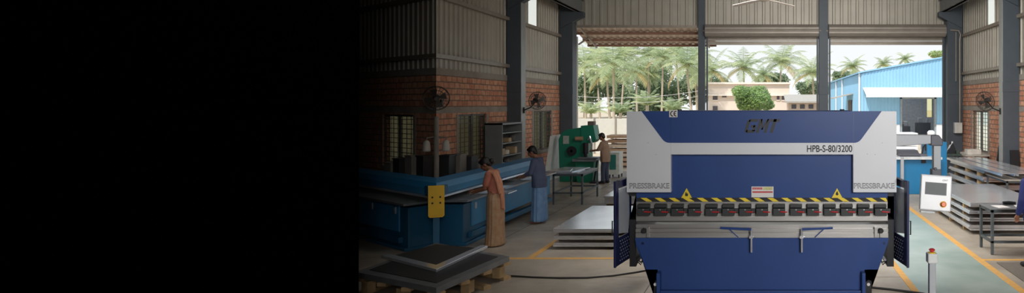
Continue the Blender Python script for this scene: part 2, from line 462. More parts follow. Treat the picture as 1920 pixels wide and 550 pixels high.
for x in (-7.3, -2.5):
    mb = MB(); mb.bar((x, 24.7, 5.6), (x, 27.3, 5.02), .06, .09); mb.bar((x, 24.7, 4.9), (x, 26.0, 5.28), .05, .05); mb.build('bracket', girt_m, o)
# ceiling, front wall, and an added black wall standing in for the fade to dark at left
mb = MB(); mb.box(-22, 7.6, -5, 24.9, 7.2, 7.35)
struct(mb, 'ceiling', mat('roof_sheet', (120, 118, 112), .6, .2), 'grey metal roof sheeting above the hall')
mb = MB(); mb.box(-22, 7.6, -5.2, -5, 0, 7.2)
struct(mb, 'wall_front', mat('front_wall', (70, 68, 66), .9), 'plain front wall behind the viewer')
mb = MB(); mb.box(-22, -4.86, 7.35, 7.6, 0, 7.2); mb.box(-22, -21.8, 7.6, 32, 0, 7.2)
struct(mb, 'wall_blackout', fade_black, 'added black wall standing in for the dark fade at left')
# ---------------------------------------------------------------- the press brake
PY = 8.05
def fx(px, Y=PY): return (px - CX) * Y / FOC
def fz(py, Y=PY): return CAMZ - (py - CY) * Y / FOC
white_p = mat('white_enamel', (206, 208, 214), .38, 0, var=.02, scale=2)
blue_p = mat('blue_enamel', (44, 70, 126), .4, 0, var=.05, scale=2, spec=.25)
navy_p = mat('navy_enamel', (24, 32, 74), .35, 0, var=.05)
dark_p = mat('dark_steel', (30, 31, 36), .5, .2, var=.1)
clamp_m = mat('clamp_black', (40, 43, 44), .5, .1, var=.08)
red_m = mat('red_plastic', (186, 44, 48), .4, var=.05)
steel_m = mat('ground_steel', (176, 174, 172), .34, .75, var=.07, scale=3, stretch=(.6, 1, 14))
chrome_m = mat('bright_rod', (214, 216, 220), .25, .7, var=.03)
yellow_m = mat('sign_yellow', (228, 200, 44), .5, var=.04)
black_m = mat('ink_black', (24, 24, 26), .6, var=.05)
ink_grey = mat('logo_charcoal', (24, 25, 27), .5, var=.1)
gray_p = mat('arm_grey', (160, 163, 168), .42, .1, var=.03)
dgray_p = mat('joint_grey', (84, 86, 94), .45, .1, var=.05)
screen_m = mat('screen_grey', (84, 88, 92), .45, 0, var=.03, spec=.3)
orange_m = mat('stop_button', (222, 104, 40), .4, var=.05)
paper_m = mat('label_white', (216, 212, 210), .6, var=.02)
glassw_m = mat('guard_pane', (186, 192, 202), .18, 0, var=.04, spec=.7)

pb = thing('press_brake', 'large blue and white hydraulic press brake filling the middle foreground', 'press brake', (-.08, 8.8, 0))
def px_poly(pts, Y=PY): return [(fx(a, Y), fz(b, Y)) for a, b in pts]
mb = MB(); P = px_poly([(1175, 209), (1681, 209), (1681, 361), (1600, 361), (1600, 290), (1258, 290), (1258, 361), (1175, 361)])
a = lambda i, j: [P[k] for k in (i, j)]
x = [fx(v) for v in (1175, 1258, 1600, 1681)]; z = [fz(v) for v in (361, 290, 209)]
mb.box(x[0], x[1], PY, PY + .1, z[0], z[2]); mb.box(x[2], x[3], PY, PY + .1, z[0], z[2]); mb.box(x[1], x[2], PY, PY + .1, z[1], z[2])
hs = mb.build('housing', white_p, pb)
mb = MB()
for v in (1258, 1600):
    mb = MB(); mb.box(fx(v) - .0015, fx(v) + .0015, PY - .0012, PY, fz(290), fz(209)); mb.build('seam', gray_p, hs)
for (u, v) in ((1654, 268), (1641, 290), (1215, 268), (1230, 290), (1626, 289)):
    mb = MB(); mb.cyl((fx(u), PY - .004, fz(v)), (fx(u), PY, fz(v)), .006, 8); mb.build('screw', gray_p, hs)
mb = MB(); pts = [(1203, 208.6), (1653, 208.6)]
for (p0, p1, p2) in (((1653, 208.6), (1610, 268), (1560, 268)), ((1300, 268), (1247, 268), (1203, 208.6))):
    d0 = Vector((p0[0] - p1[0], p0[1] - p1[1])).normalized() * 9; d2 = Vector((p2[0] - p1[0], p2[1] - p1[1])).normalized() * 9
    for k in range(6):
        t = k / 5; q = Vector(p1) + d0 * (1 - t) ** 2 + d2 * t ** 2; pts.append((q.x, q.y))
mb.prism(px_poly(pts), PY - .008, PY + .001)
tp = mb.build('top_panel', blue_p, pb, .002)
for v in (1258, 1600):
    mb = MB(); mb.box(fx(v) - .0015, fx(v) + .0015, PY - .0095, PY - .007, fz(266), fz(209)); mb.build('seam', navy_p, tp)
mb = MB(); mb.box(fx(1180), fx(1676), PY + .1, PY + .85, 1.95, 2.49); mb.box(fx(1262), fx(1600), PY + .2, PY + .6, 2.49, 2.515)
mb.build('upper_body', blue_p, pb, .01)
mb = MB()
for v in (1268, 1584): mb.cyl((fx(v), PY + .3, 2.515), (fx(v), PY + .3, 2.53), .03, 12)
mb.cyl((fx(1264), PY + .16, 2.505), (fx(1590), PY + .16, 2.505), .008, 8)
mb.build('hydraulic_pipe', dark_p, pb)
for s_ in (-1, 1):       # C-shaped side frames
    xo = fx(1176.5) if s_ < 0 else fx(1679.5); xi = xo - s_ * .085
    mb = MB(); mb.prism([(8.17, .52), (8.17, 1.12), (8.62, 1.12), (8.62, 1.42), (8.17, 1.42), (8.17, 2.45), (9.6, 2.45), (9.6, .6), (8.6, .6)], min(xo, xi), max(xo, xi), 'x')
    bmesh.ops.triangulate(mb.bm, faces=[f for f in mb.bm.faces if len(f.verts) > 4])
    mb.build('side_frame', dark_p, pb)
mb = MB(); mb.box(fx(1190), fx(1667), PY + .105, PY + .2, fz(381), 2.3)
ram = mb.build('ram', blue_p, pb)
# hazard stripe along the ram's foot
mb = MB(); y0 = PY + .097
za, zb = fz(380.5), fz(373.5); xa, xb = fx(1191), fx(1667)
mb.box(xa, xb, y0, y0 + .009, za, zb)
mb.mi = 1; per = 26.7
k = -1
while True:
    p = 1198 + k * per; k += 1
    if p > 1690: break
    q = [(p, 373.5), (p + 11.5, 373.5), (p + 22.5, 380.5), (p + 11, 380.5)]
    pts = []
    for (u, v) in q: pts.append((min(max(fx(u), xa), xb), fz(v)))
    if max(a[0] for a in pts) - min(a[0] for a in pts) > .02: mb.prism(pts, y0 - .002, y0 + .001)
mb.build('hazard_stripe', [black_m, yellow_m], pb)
mb = MB(); mb.box(fx(1190), fx(1667), PY + .1, PY + .17, fz(406), fz(381)); mb.box(fx(1190), fx(1667), PY + .085, PY + .1, fz(384), fz(381.5))
mb.build('clamp_rail', steel_m, pb, .003)
# fifteen punch clamps with red levers
for i in range(15):
    u = 1206 + i * 31.85
    mb = MB(); mb.box(fx(u - 11.5), fx(u + 11.5), PY + .03, PY + .1, fz(391), fz(384.5)); mb.box(fx(u - 11.5), fx(u + 11.5), PY + .0, PY + .1, fz(405.5), fz(391.6))
    mb.box(fx(u + 11), fx(u + 20), PY + .06, PY + .1, fz(402), fz(393)) if i not in (3, 7, 8, 10) else None
    c = mb.build('clamp', clamp_m, pb, .006)
    mb = MB(); mb.tube([(fx(u + 2), PY - .004, fz(397.5)), (fx(u + 6), PY - .012, fz(397.5)), (fx(u + 15), PY - .016, fz(397.8))], [.008, .009, .009], 8)
    mb.build('lever', red_m, c, smooth=True)
    mb = MB(); mb.cyl((fx(u), PY - .006, fz(393.5)), (fx(u), PY + .002, fz(393.5)), .009, 8); mb.build('bolt', chrome_m, c)
mb = MB(); mb.prism([(PY + .09, fz(406)), (PY + .09, fz(417)), (PY + .13, fz(421)), (PY + .15, fz(421)), (PY + .17, fz(417)), (PY + .17, fz(406))], fx(1190), fx(1667), 'x')
mb.build('punch', steel_m, pb)
mb = MB(); mb.box(fx(1190), fx(1667), PY + .07, PY + .2, fz(429), fz(423)); mb.box(fx(1190), fx(1667), PY + .09, PY + .2, fz(431), fz(429)); mb.box(fx(1190), fx(1667), PY + .05, PY + .2, fz(437), fz(431))
mb.box(fx(1190), fx(1667), PY + .075, PY + .2, fz(439), fz(437)); mb.box(fx(1190), fx(1667), PY + .05, PY + .2, fz(448), fz(439))
mb.build('die', steel_m, pb, .002)
for u in (1209, 1648):
    mb = MB(); mb.box(fx(u + 2), fx(u + 8) if u < 1400 else fx(u + 7), PY + .02, PY + .055, fz(447), fz(427)); s_ = 1
    mb.box(fx(u - 3), fx(u + 8), PY + .03, PY + .05, fz(430), fz(427))
    if u > 1400: mb.box(fx(u - 8), fx(u - 2), PY + .02, PY + .055, fz(446), fz(427))
    b = mb.build('stop_block', steel_m, pb, .004)
    mb = MB(); c = (fx(u - 2 if u < 1400 else u + 4), PY + .0, fz(433.5)); mb.lathe([(.012, .05), (.012, .03), (.032, .028), (.032, 0), (.024, -.008)], c, (0, 1, 0)); mb.build('knob', black_m, b)
# lower table and base
mb = MB()
L = [(1189, 448), (1668, 448), (1665, 460), (1648, 507.5), (1622, 507.5), (1622, 600), (1232, 600), (1232, 507.5), (1210, 507.5), (1192, 465)]
pts = px_poly(L); pts = [(a, max(b, .02)) for a, b in pts]
b0 = [(q[0], PY + .04, q[1]) for q in pts]; b1 = [(q[0], PY + .2, q[1]) for q in pts]
mb.hexa(b0, b1); bmesh.ops.triangulate(mb.bm, faces=[f for f in mb.bm.faces if len(f.verts) > 4])
tb = mb.build('lower_table', blue_p, pb)
mb = MB()
for u in (1197, 1652): mb.cyl((fx(u + 7), PY + .03, fz(458)), (fx(u + 7), PY + .041, fz(458)), .016, 12)
mb.build('plug', navy_p, tb)
mb = MB(); mb.box(fx(1236), fx(1618), PY - .02, PY + .05, .02, fz(545)); mb.build('base_rail', blue_p, pb, .006)
for s_ in (-1, 1):
    u = 1236 if s_ < 0 else 1618
    mb = MB(); mb.box(fx(u) - .022, fx(u) + .022, PY - .08, PY + .06, .02, fz(510)); mb.build('flange', blue_p, pb, .004)
    v0, v1 = (1224, 1235) if s_ < 0 else (1620, 1634)
    mb = MB(); mb.prism([(fx(v0) + .0, 0), (fx(v1), 0), (fx(v1), fz(527)), (fx((v0 + v1) / 2) - s_ * -.0, fz(525)), (fx(v0) + (0 if s_ > 0 else .02), fz(531))], PY - .02, PY + .03)
    f = mb.build('lifting_lug', dark_p, pb, .004)
    c = (fx(1229 if s_ < 0 else 1628), PY - .023, fz(533)); mb = MB(); mb.lathe([(.02, .0), (.02, .004)], c, (0, 1, 0), 14); mb.build('eye_hole', paper_m, f)
mb = MB(); mb.box(fx(1240), fx(1614), PY + .2, PY + 1.5, .0, .6); mb.build('base', navy_p, pb)
# side guard doors
for s_ in (-1, 1):
    cxm = -.08
    xf, xh = cxm + s_ * 1.775, cxm + s_ * 1.69
    yf, yh = 7.76, 8.3
    n = Vector((yh - yf, -(xh - xf), 0)).normalized() * (.02 * s_) ; t = .018
    def gp(u, v, o=0.): return Vector((xf + (xh - xf) * u, yf + (yh - yf) * u, v)) + n.normalized() * o * s_ * s_
    zb, zt = .61, 1.66
    mb = MB()
    def quadslab(poly, o0, o1):
        mb.hexa([gp(u, v, o0) for u, v in poly], [gp(u, v, o1) for u, v in poly])
    quadslab([(0, zb), (.22, zb), (.22, zt), (0, zt)], 0, .02)
    quadslab([(.88, zb), (1, zb), (1, zt), (.88, zt)], 0, .02)
    quadslab([(.22, 1.56), (.88, 1.56), (.88, zt), (.22, zt)], 0, .02)
    quadslab([(.22, zb), (.88, zb), (.88, .95), (.22, .95)], 0, .02)
    mb.box(xf - .014, xf + .014, yf - .012, yf + .02, zb, zt); mb.prism([(xf - .02 * s_ * 1, yf - .01), (xh + .02 * s_, yh), (xh - .01 * s_, yh), (xf - .06 * s_, yf - .0)], zt, zt + .012, 'z')
    d = mb.build('guard_door', navy_p if s_ > 0 else navy_p, pb, .003)
    mb = MB(); quadslab([(.25, 1.0), (.8, .95), (.88, 1.05), (.88, 1.54), (.25, 1.54)], .006, .014); mb.build('pane', glassw_m, d)
    mb = MB()
    for r_ in range(7):
        for c_ in range(5):
            p = gp(.3 + .12 * c_ + (.06 if r_ % 2 else 0), .66 + .04 * r_, 0)
            e = n.normalized()
            mb.cyl(p - e * .003, p + e * .023, .009, 6)
    mb.build('perforation', gray_p, d)
    mb = MB(); yq = yf + .05; o_ = s_ * .045
    mb.tube([(xf + s_ * .015, yq, 1.16), (xf + o_, yq, 1.17), (xf + o_, yq, 1.0), (xf + s_ * .015, yq, 1.01)], .008, 8); mb.build('handle', dark_p, d, smooth=True)
# swivelling sheet supports on the front
for s_ in (-1, 1):
    X = lambda v: fx(1456 + s_ * (v - 1456)) if s_ > 0 else fx(v)
    X = (lambda v: fx(v)) if s_ < 0 else (lambda v: fx(2912 - v))
    rodx = X(1409)
    mb = MB(); mb.hexa([(X(1350), PY + .03, fz(431)), (rodx, PY - .06, fz(431)), (rodx, PY - .02, fz(431)), (X(1350), PY + .06, fz(431))], [(X(1350), PY + .03, fz(427)), (rodx, PY - .06, fz(427)), (rodx, PY - .02, fz(427)), (X(1350), PY + .06, fz(427))])
    mb.bar((X(1366), PY + .03, fz(430)), (X(1384), PY + .045, fz(447)), .012, .012)
    a_ = mb.build('support_arm', blue_p, pb)
    mb = MB(); mb.cyl((rodx, PY - .045, fz(472)), (rodx, PY - .045, fz(428)), .014, 12); mb.build('rod', chrome_m, a_, smooth=True)
    mb = MB(); mb.box(rodx - .028, rodx + .022, PY - .07, PY - .02, fz(446), fz(441)); mb.cyl((rodx + .02, PY - .045, fz(443)), (rodx + .045, PY - .045, fz(443)), .008, 8); mb.build('clamp_collar', chrome_m, a_, .004)
# plates, stickers, lettering
for u in (1285.5, 1571):
    mb = MB(); w = 10.2; mb.prism(px_poly([(u - w, 373.5), (u + w, 373.5), (u, 355)]), PY + .092, PY + .106)
    t = mb.build('warning_sign', yellow_m, pb)
    mb = MB(); yy = PY + .088
    if u < 1400:
        mb.prism(px_poly([(u - 2.6, 370), (u + 2.6, 370), (u + 3, 364.5), (u + 1.2, 366), (u + 1, 362), (u - .2, 365.5), (u - 1, 361.5), (u - 2.6, 365.5)]), yy, yy + .005)
    else:
        mb.lathe([(.018, 0), (.018, .005)], (fx(u), yy, fz(366)), (0, 1, 0), 10); mb.prism(px_poly([(u - 1.5, 364), (u + .5, 364.5), (u + 1.8, 361), (u - .8, 361.5)]), yy, yy + .005)
    mb.build('pictogram', black_m, t)
mb = MB(); mb.box(fx(1408.5), fx(1450.5), PY + .093, PY + .106, fz(372.5), fz(352)); nt_ = mb.build('notice_plate', paper_m, pb, .001)
mb = MB(); yy = PY + .091
for k in range(7): mb.box(fx(1410.5 + k * 2.75), fx(1412.7 + k * 2.75), yy, yy + .003, fz(357.6), fz(353.6))
mb.box(fx(1410.5), fx(1449), yy, yy + .003, fz(363.8), fz(361)); mb.build('red_print', mat('print_red', (190, 60, 66), .6), nt_)
mb = MB(); mb.box(fx(1431), fx(1448.5), yy, yy + .003, fz(358.4), fz(353)); mb.build('yellow_print', mat('print_olive', (196, 192, 130), .6, var=.2, scale=60), nt_)
def slant(poly): return px_poly([(u + (249 - v) * .3, v) for u, v in poly])
mb = MB(); T0, T1 = 223.5, 249
for q in ([(1395, 227), (1400.5, 224), (1400.5, 248.5), (1395, 246)], [(1398, T0), (1414.5, T0), (1414.5, 228.6), (1398, 228.6)], [(1398, 244), (1414.5, 244), (1414, T1), (1398, T1)], [(1409, 235), (1414.5, 235), (1414.5, 246), (1409, 246)], [(1404.5, 235), (1412, 235), (1412, 239), (1404.5, 239)],
          [(1417, T0), (1422.3, T0), (1422.3, T1), (1417, T1)], [(1431.7, T0), (1437, T0), (1437, T1), (1431.7, T1)], [(1419.5, T0), (1423.5, T0), (1428.6, 243), (1425.4, 243)], [(1430.5, T0), (1434.5, T0), (1428.6, 243), (1425.4, 243)],
          [(1438.5, T0), (1455, T0), (1455, 228.6), (1438.5, 228.6)], [(1443.5, T0), (1449, T0), (1449, T1), (1443.5, T1)]):
    mb.prism(slant(q), PY - .0115, PY - .007)
mb.build('logo', ink_grey, pb)
text('model_lettering', 'HPB-S-80/3200', pb, black_m, fx(1513), fx(1598), fz(285.5), fz(272.5), PY - .001, offset=.014)
for (u0, u1) in ((1180, 1255), (1601, 1677)):
    o = text('maker_lettering', 'PRESSBRAKE', pb, black_m, fx(u0), fx(u1), fz(353.6), fz(343.8), PY - .001, offset=.018)
    text('lettering_fill', 'PRESSBRAKE', o, white_p, fx(u0) + .004, fx(u1) - .004, fz(352.6), fz(344.8), PY - .004, offset=-.02)
mb = MB(); mb.box(fx(1255), fx(1270.5), PY - .011, PY - .007, fz(220), fz(206.5)); ce = mb.build('conformity_plate', paper_m, pb)
mb = MB()
for cx_, bar_ in ((1261.6, 0), (1268, 1)):
    pts = [(fx(cx_) + .026 * math.cos(t), PY - .013, fz(213.3) + .03 * math.sin(t)) for t in [R(80 + 200 * k / 10) for k in range(11)]]
    mb.tube(pts, .0065, 6)
    if bar_: mb.bar((fx(cx_) - .024, PY - .013, fz(213.3)), (fx(cx_) - .002, PY - .013, fz(213.3)), .008, .009)
mb.build('conformity_mark', black_m, ce)
# control pendant on its swing arm
YA = 8.3
ax = lambda u: fx(u, YA); az = lambda v: fz(v, YA)
mb = MB(); mb.hexa([(ax(1672), YA - .06, az(275)), (ax(1750), YA - .06, az(269)), (ax(1750), YA + .06, az(269)), (ax(1672), YA + .06, az(275))],
                   [(ax(1672), YA - .06, az(252)), (ax(1750), YA - .06, az(253)), (ax(1750), YA + .06, az(253)), (ax(1672), YA + .06, az(252))]); mb.build('swing_arm', gray_p, pb, .008)
mb = MB(); mb.prism([(ax(1743), az(273)), (ax(1765), az(273)), (ax(1765), az(262)), (ax(1758), az(253)), (ax(1743), az(253))], YA - .075, YA + .075); mb.build('elbow', dgray_p, pb, .01)
mb = MB(); mb.box(ax(1749), ax(1762.5), YA - .05, YA + .05, az(318), az(272)); mb.build('drop_post', gray_p, pb, .006)
mb = MB(); mb.box(ax(1745.5), ax(1763), YA - .06, YA + .06, az(331), az(317)); mb.cyl((ax(1752), YA - .07, az(316)), (ax(1752), YA + .07, az(316)), .02, 10); mb.build('swivel_joint', dgray_p, pb, .008)
rot = Matrix.Translation((ax(1752), YA - .05, az(361))) @ Euler((R(-8), R(3.5), R(-8))).to_matrix().to_4x4()
def panel_mb(x0, x1, z0, z1, y0, y1, bev=0):
    m = MB(); k = YA / FOC; m.box(x0 * k, x1 * k, y0, y1, z0 * k, z1 * k); return m.move(rot)
cp = panel_mb(-28, 28, -33, 33, -.05, .05).build('control_panel', white_p, pb, .012)
m = panel_mb(-26.5, 26.5, -31, 30, -.053, -.049); m.build('front_plate', mat('panel_front', (222, 224, 228), .35, var=.02), cp, .002)
panel_mb(-20, 19, -4, 19, -.058, -.05).build('screen_bezel', dgray_p, cp, .002); panel_mb(-18.5, 17.5, -2.5, 17.5, -.061, -.055).build('screen', screen_m, cp)
m = MB(); k = YA / FOC; m.lathe([(.042, .0), (.042, -.012)], (14 * k, -.053, -20 * k), (0, 1, 0)); m.move(rot); eb = m.build('stop_collar', mat('collar_yellow', (226, 186, 70), .5), cp)
m = MB(); m.lathe([(.018, .0), (.018, -.02), (.03, -.022), (.032, -.035), (.024, -.043)], (14 * k, -.062, -20 * k), (0, 1, 0)); m.move(rot); m.build('stop_button', orange_m, eb, smooth=True)
text('panel_lettering', 'GMT', cp, ink_grey, 11 * k, 21 * k, 22.5 * k, 25.5 * k, -.054, shear=.25, rot=rot)
m = panel_mb(-26, 0, -38, -34.5, -.04, .08); m.build('tray', gray_p, cp, .003)
# hydraulic hoses low on the left, and right
for s_ in (-1, 1):
    mb = MB(); q = lambda u: fx(u) if s_ < 0 else fx(2856 - u)
    for d in (0, .03): mb.tube([(q(1172), PY + .25, .66 - d), (q(1184), PY + .2, .63 - d), (q(1196), PY + .18, .56 - d), (q(1201), PY + .2, .6), (q(1200), PY + .3, .68)], .009, 8)
    mb.build('hose', black_m, pb, smooth=True)
    mb = MB(); mb.box(min(q(1176), q(1194)), max(q(1176), q(1194)), PY + .16, PY + .5, .585, .6); mb.build('hose_tray', gray_p if s_ > 0 else dark_p, pb)
# two-hand emergency stop post
pp = thing('stop_post', 'slim grey pedestal post with red stop button, before the green aisle', 'control post', (1.665, 6.5, 0))
mb = MB(); mb.box(1.632, 1.698, 6.467, 6.533, .012, 1.0); mb.build('post', gray_p, pp, .006)
mb = MB(); mb.box(1.55, 1.78, 6.4, 6.6, 0, .012); mb.build('foot_plate', gray_p, pp)
mb = MB(); mb.box(1.615, 1.715, 6.45, 6.56, .985, 1.085); bx_ = mb.build('button_box', mat('button_box', (196, 198, 198), .45), pp, .012)
mb = MB(); mb.lathe([(.036, 0), (.036, .008)], (1.665, 6.5, 1.085)); mb.build('stop_collar', yellow_m, bx_)
mb = MB(); mb.lathe([(.016, .008), (.016, .02), (.03, .024), (.031, .036), (.02, .044)], (1.665, 6.5, 1.085)); mb.build('stop_button', red_m, bx_, smooth=True)
def pair(m):
    halfcut(m); return [m.mirrored(), m]
# ---------------------------------------------------------------- blue folding machine bending round the corner
mblue = mat('machine_blue', (44, 128, 178), .45, 0, var=.08, scale=2)
mblue_d = mat('machine_blue_dark', (30, 92, 128), .5, 0, var=.08, scale=2)
galv = mat('galvanised', (214, 218, 224), .22, .65, var=.1, scale=1.5, bump=.03)
galv_d = mat('sheet_edge', (128, 132, 136), .45, .5, var=.15, scale=6)
wood = mat('batten_wood', (170, 142, 104), .8, var=.2, scale=7)
dark_box = mat('dark_cover', (44, 44, 46), .6, var=.1)
pale_box = mat('pale_cover', (130, 124, 116), .6, var=.1)
sf = thing('sheet_folder', 'long blue sheet folding machine bent round the dim corner, yellow plate on front', 'machine', (-5.9, 11.6, 0))
Y1 = 16.3
mb = MB(); mb.box(-9, -5.57, 11.7, 13.2, 0, .76); mb.box(-9, -5.5, 11.68, 13.2, 0, .06); mb.sym().build('pedestal', mblue_d, sf, .01)
mb = MB(); mb.box(-7.2, -5.55, 12.0, Y1, .3, .8); mb.sym().build('apron', mblue, sf, .012)
mb = MB(); mb.box(-5.62, -5.5, 11.9, Y1, .12, .22); mb.sym().build('treadle', mblue_d, sf, .006)
for y in (13.2, 16.0):
    mb = MB(); mb.box(-5.75, -5.56, y, y + .16, 0, .3); mb.build('leg', mblue_d, sf, .006)
mb = MB(); mb.box(-7.6, -5.42, 11.55, Y1 + .1, .82, .86); mb.sym().build('table', galv_d, sf, .004)
mb = MB(); mb.prism([(-6.1, 1.0), (-5.82, .98), (-5.80, 1.1), (-5.86, 1.2), (-6.1, 1.24)], 11.2, Y1); mb.sym().build('hold_down_beam', mblue, sf, .008)
mb = MB(); mb.box(-5.83, -5.74, 11.2, Y1, .945, .975); mb.sym().build('clamp_blade', galv, sf)
mb = MB()
for y in (12.1, 13.0):
    for q_ in pair(MB().box(-5.56, -5.53, y, y + .06, .62, .74)): q_.build('latch', galv, sf)
for q_ in pair(MB().box(-5.8, -5.72, 11.32, 11.44, 1.02, 1.16)): q_.build('end_bracket', mblue_d, sf)
mb = MB()
for y in (13.6, 14.6, 15.6): mb.bar((-6.0, y, 1.2), (-6.5, y + .3, 1.5), .05, .05)
# yellow plate hanging at the apex
D = Vector((-622, 1200, 0)).normalized(); S = Vector((D.y, -D.x, 0))
c0 = Vector((-5.68, 10.96, 0))
def apex(mb, w, z0, z1, t0, t1, dx=0):
    pts = [c0 + S * (dx + a) + D * b for a, b in ((-w, t0), (w, t0), (w, t1), (-w, t1))]
    return mb.hexa([p + Vector((0, 0, z0)) for p in pts], [p + Vector((0, 0, z1)) for p in pts])
mb = MB(); apex(mb, .125, .68, 1.2, 0, .03); mb.hexa([c0 + S * a + D * b + Vector((0, 0, z)) for a, b, z in ((-.125, 0, .68), (.125, 0, .68), (.125, .03, .68), (-.125, .03, .68))], [c0 + S * a + D * b + Vector((0, 0, z)) for a, b, z in ((-.1, 0, .65), (.1, 0, .65), (.1, .03, .65), (-.1, .03, .65))])
yp = mb.build('front_plate', mat('plate_yellow', (232, 184, 36), .5, var=.06), sf, .004)
mb = MB()
for dx, zz in ((-.06, 1.0), (.06, 1.0), (-.06, .9), (.06, .9)): apex(mb, .014, zz - .014, zz + .014, -.004, .002, dx)
mb.build('bolt', black_m, yp)
mb = MB(); apex(mb, .05, .2, 1.0, .05, 1.0); mb.build('apex_column', mblue_d, sf)
# sheets lying across the folder's table
sheetlist = [(-5.75, -5.0 + .0, 12.3, 12.75, .03), (-6.0, -5.38, 13.0, 13.5, -.03), (-6.1, -5.36, 14.5, 15.2, .02), (-5.9, -5.38, 15.3, 16.0, -.04)]
lab = ['grey sheet strip on the blue folder, before the woman in the sari', 'grey sheet strip on the blue folder, behind the woman in the sari', 'grey sheet strip on the blue folder, before the man in blue', 'grey sheet strip on the blue folder, at its far end']
for (x0, x1, y0, y1, r_), lb in zip(sheetlist, lab):
    o = MB().box(x0, max(x1, -5.3), y0, y1, .863, .88, rz=r_).build('sheet_strip', galv, None, .002); tag(o, lb, 'metal sheet', 'sheet strips on the folder table')
# dark and pale covers in a row behind the folder
k = 0
for mir in (0, 1):
    for j, (u0, u1, py0, m_, w_) in enumerate(((823, 842, 294, dark_box, 'dark'), (845, 863, 292, pale_box, 'pale'), (866, 884, 296, dark_box, 'dark'), (887, 899, 302, pale_box, 'pale'))):
        yy = 13.6 + .35 * j
        a0 = (u0 - CX) * yy / FOC; a1 = (u1 - CX) * yy / FOC; zt = CAMZ - (py0 - CY) * yy / FOC
        mb = MB(); mb.box(a0, a1, yy, yy + .3, .864, zt); rim = MB(); rim.box(a0 - .012, a1 + .012, yy - .012, yy + .31, zt, zt + .03); dr = MB(); dr.box(a0 + .03, a1 - .03, yy - .008, yy, .92, zt - .06)
        if mir: mb, rim, dr = mb.mirrored(), rim.mirrored(), dr.mirrored()
        t = mb.build('cover_box', m_, None, .01)
        where = ['nearest the dim corner', 'second from the dim corner', 'third from the dim corner', 'fourth from the dim corner'][j]
        tag(t, '%s metal cover box on the blue folder, %s, %s side' % (w_, where, 'dark left' if mir else 'right'), 'cover box', 'cover boxes along the folder')
        rim.build('lid', m_, t); dr.build('door_panel', m_, t)
# lamp post standing at the corner with two pale work lamps
cpx = Vector((-622, 1200, 0)).normalized() * 14.3
wp = thing('lamp_post', 'slim dim post at the corner carrying two pale lamp heads', 'lamp', (cpx.x, cpx.y, .861))
mb = MB(); mb.cyl((cpx.x, cpx.y, .862), (cpx.x, cpx.y, 2.35), .045, 12); mb.build('post', pale_box, wp, smooth=True)
for s_ in (-1, 1):
    q = cpx + S * (.17 * s_) - D * .05
    mb = MB(); mb.tube([(cpx.x, cpx.y, 1.95), (q.x, q.y, 1.93), (q.x, q.y, 1.86)], .012, 6); mb.build('arm', pale_box, wp)
    mb = MB(); mb.lathe([(.03, 1.88), (.06, 1.84), (.075, 1.68), (.06, 1.66)], (q.x, q.y, 0), n=14); mb.build('lamp_head', mat('lamp_shell', (176, 172, 164), .5), wp, smooth=True)
# V shaped piles of sheet on pallets, in the dim left foreground
vp = thing('sheet_pile', 'dim angled pile of steel sheets on a wooden pallet, lower left', 'sheet pile', (-4.2, 8.6, 0))
def vsheet(poly, z0, z1): m = MB(); m.prism(poly, z0, z1, 'z'); return m.sym()
Aq, Bq, Cq, Dq = (-4.10, 7.75), (-3.84, 9.5), (-5.4, 10.42), (-6.4, 9.6)
m = vsheet([Aq, Bq, Cq, Dq], .26, .335); m.build('lower_sheets', galv_d, vp, .004)
m = vsheet([(-4.2, 7.95), (-3.99, 9.45), (-5.4, 10.3), (-6.4, 9.6)], .335, .345); m.build('middle_sheets', dark_box, vp, .003)  # dark colour stands in for the dark reflection on the steel
m = vsheet([(-4.44, 8.4), (-4.38, 10.0), (-4.5, 10.05), (-4.58, 8.5)], .345, .385); m.build('top_channel', galv, vp, .004)
m = vsheet([(-4.62, 8.7), (-4.52, 9.95), (-5.4, 10.25), (-6.0, 9.6)], .345, .36); m.build('inner_sheets', dark_box, vp, .003)  # dark reflection put into the colour here too
for z0, z1, ins in ((.21, .26, 0), (.0, .05, 0)):
    for k in range(4):
        t = k / 3; p = Vector(Aq).lerp(Vector(Bq), .12 + t * .85); q = Vector((-6.4, 9.6)).lerp(Vector(Cq), .1 + t * .85)
        m = MB(); m.bar((p.x, p.y, (z0 + z1) / 2), (q.x, q.y, (z0 + z1) / 2), .12, z1 - z0); m.sym().build('pallet_board', wood, vp)
for k in range(3):
    p = Vector(Aq).lerp(Vector(Bq), .1 + .42 * k); m = MB(); m.box(p.x - .16, p.x - .04, p.y - .06, p.y + .06, .05, .21, rz=-.2)
    for q_ in pair(m): q_.build('pallet_block', wood, vp)
    m = MB(); m.box(p.x - 1.0, p.x - .88, p.y + .3, p.y + .42, .05, .21, rz=-.2)
    for q_ in pair(m): q_.build('pallet_block', wood, vp)
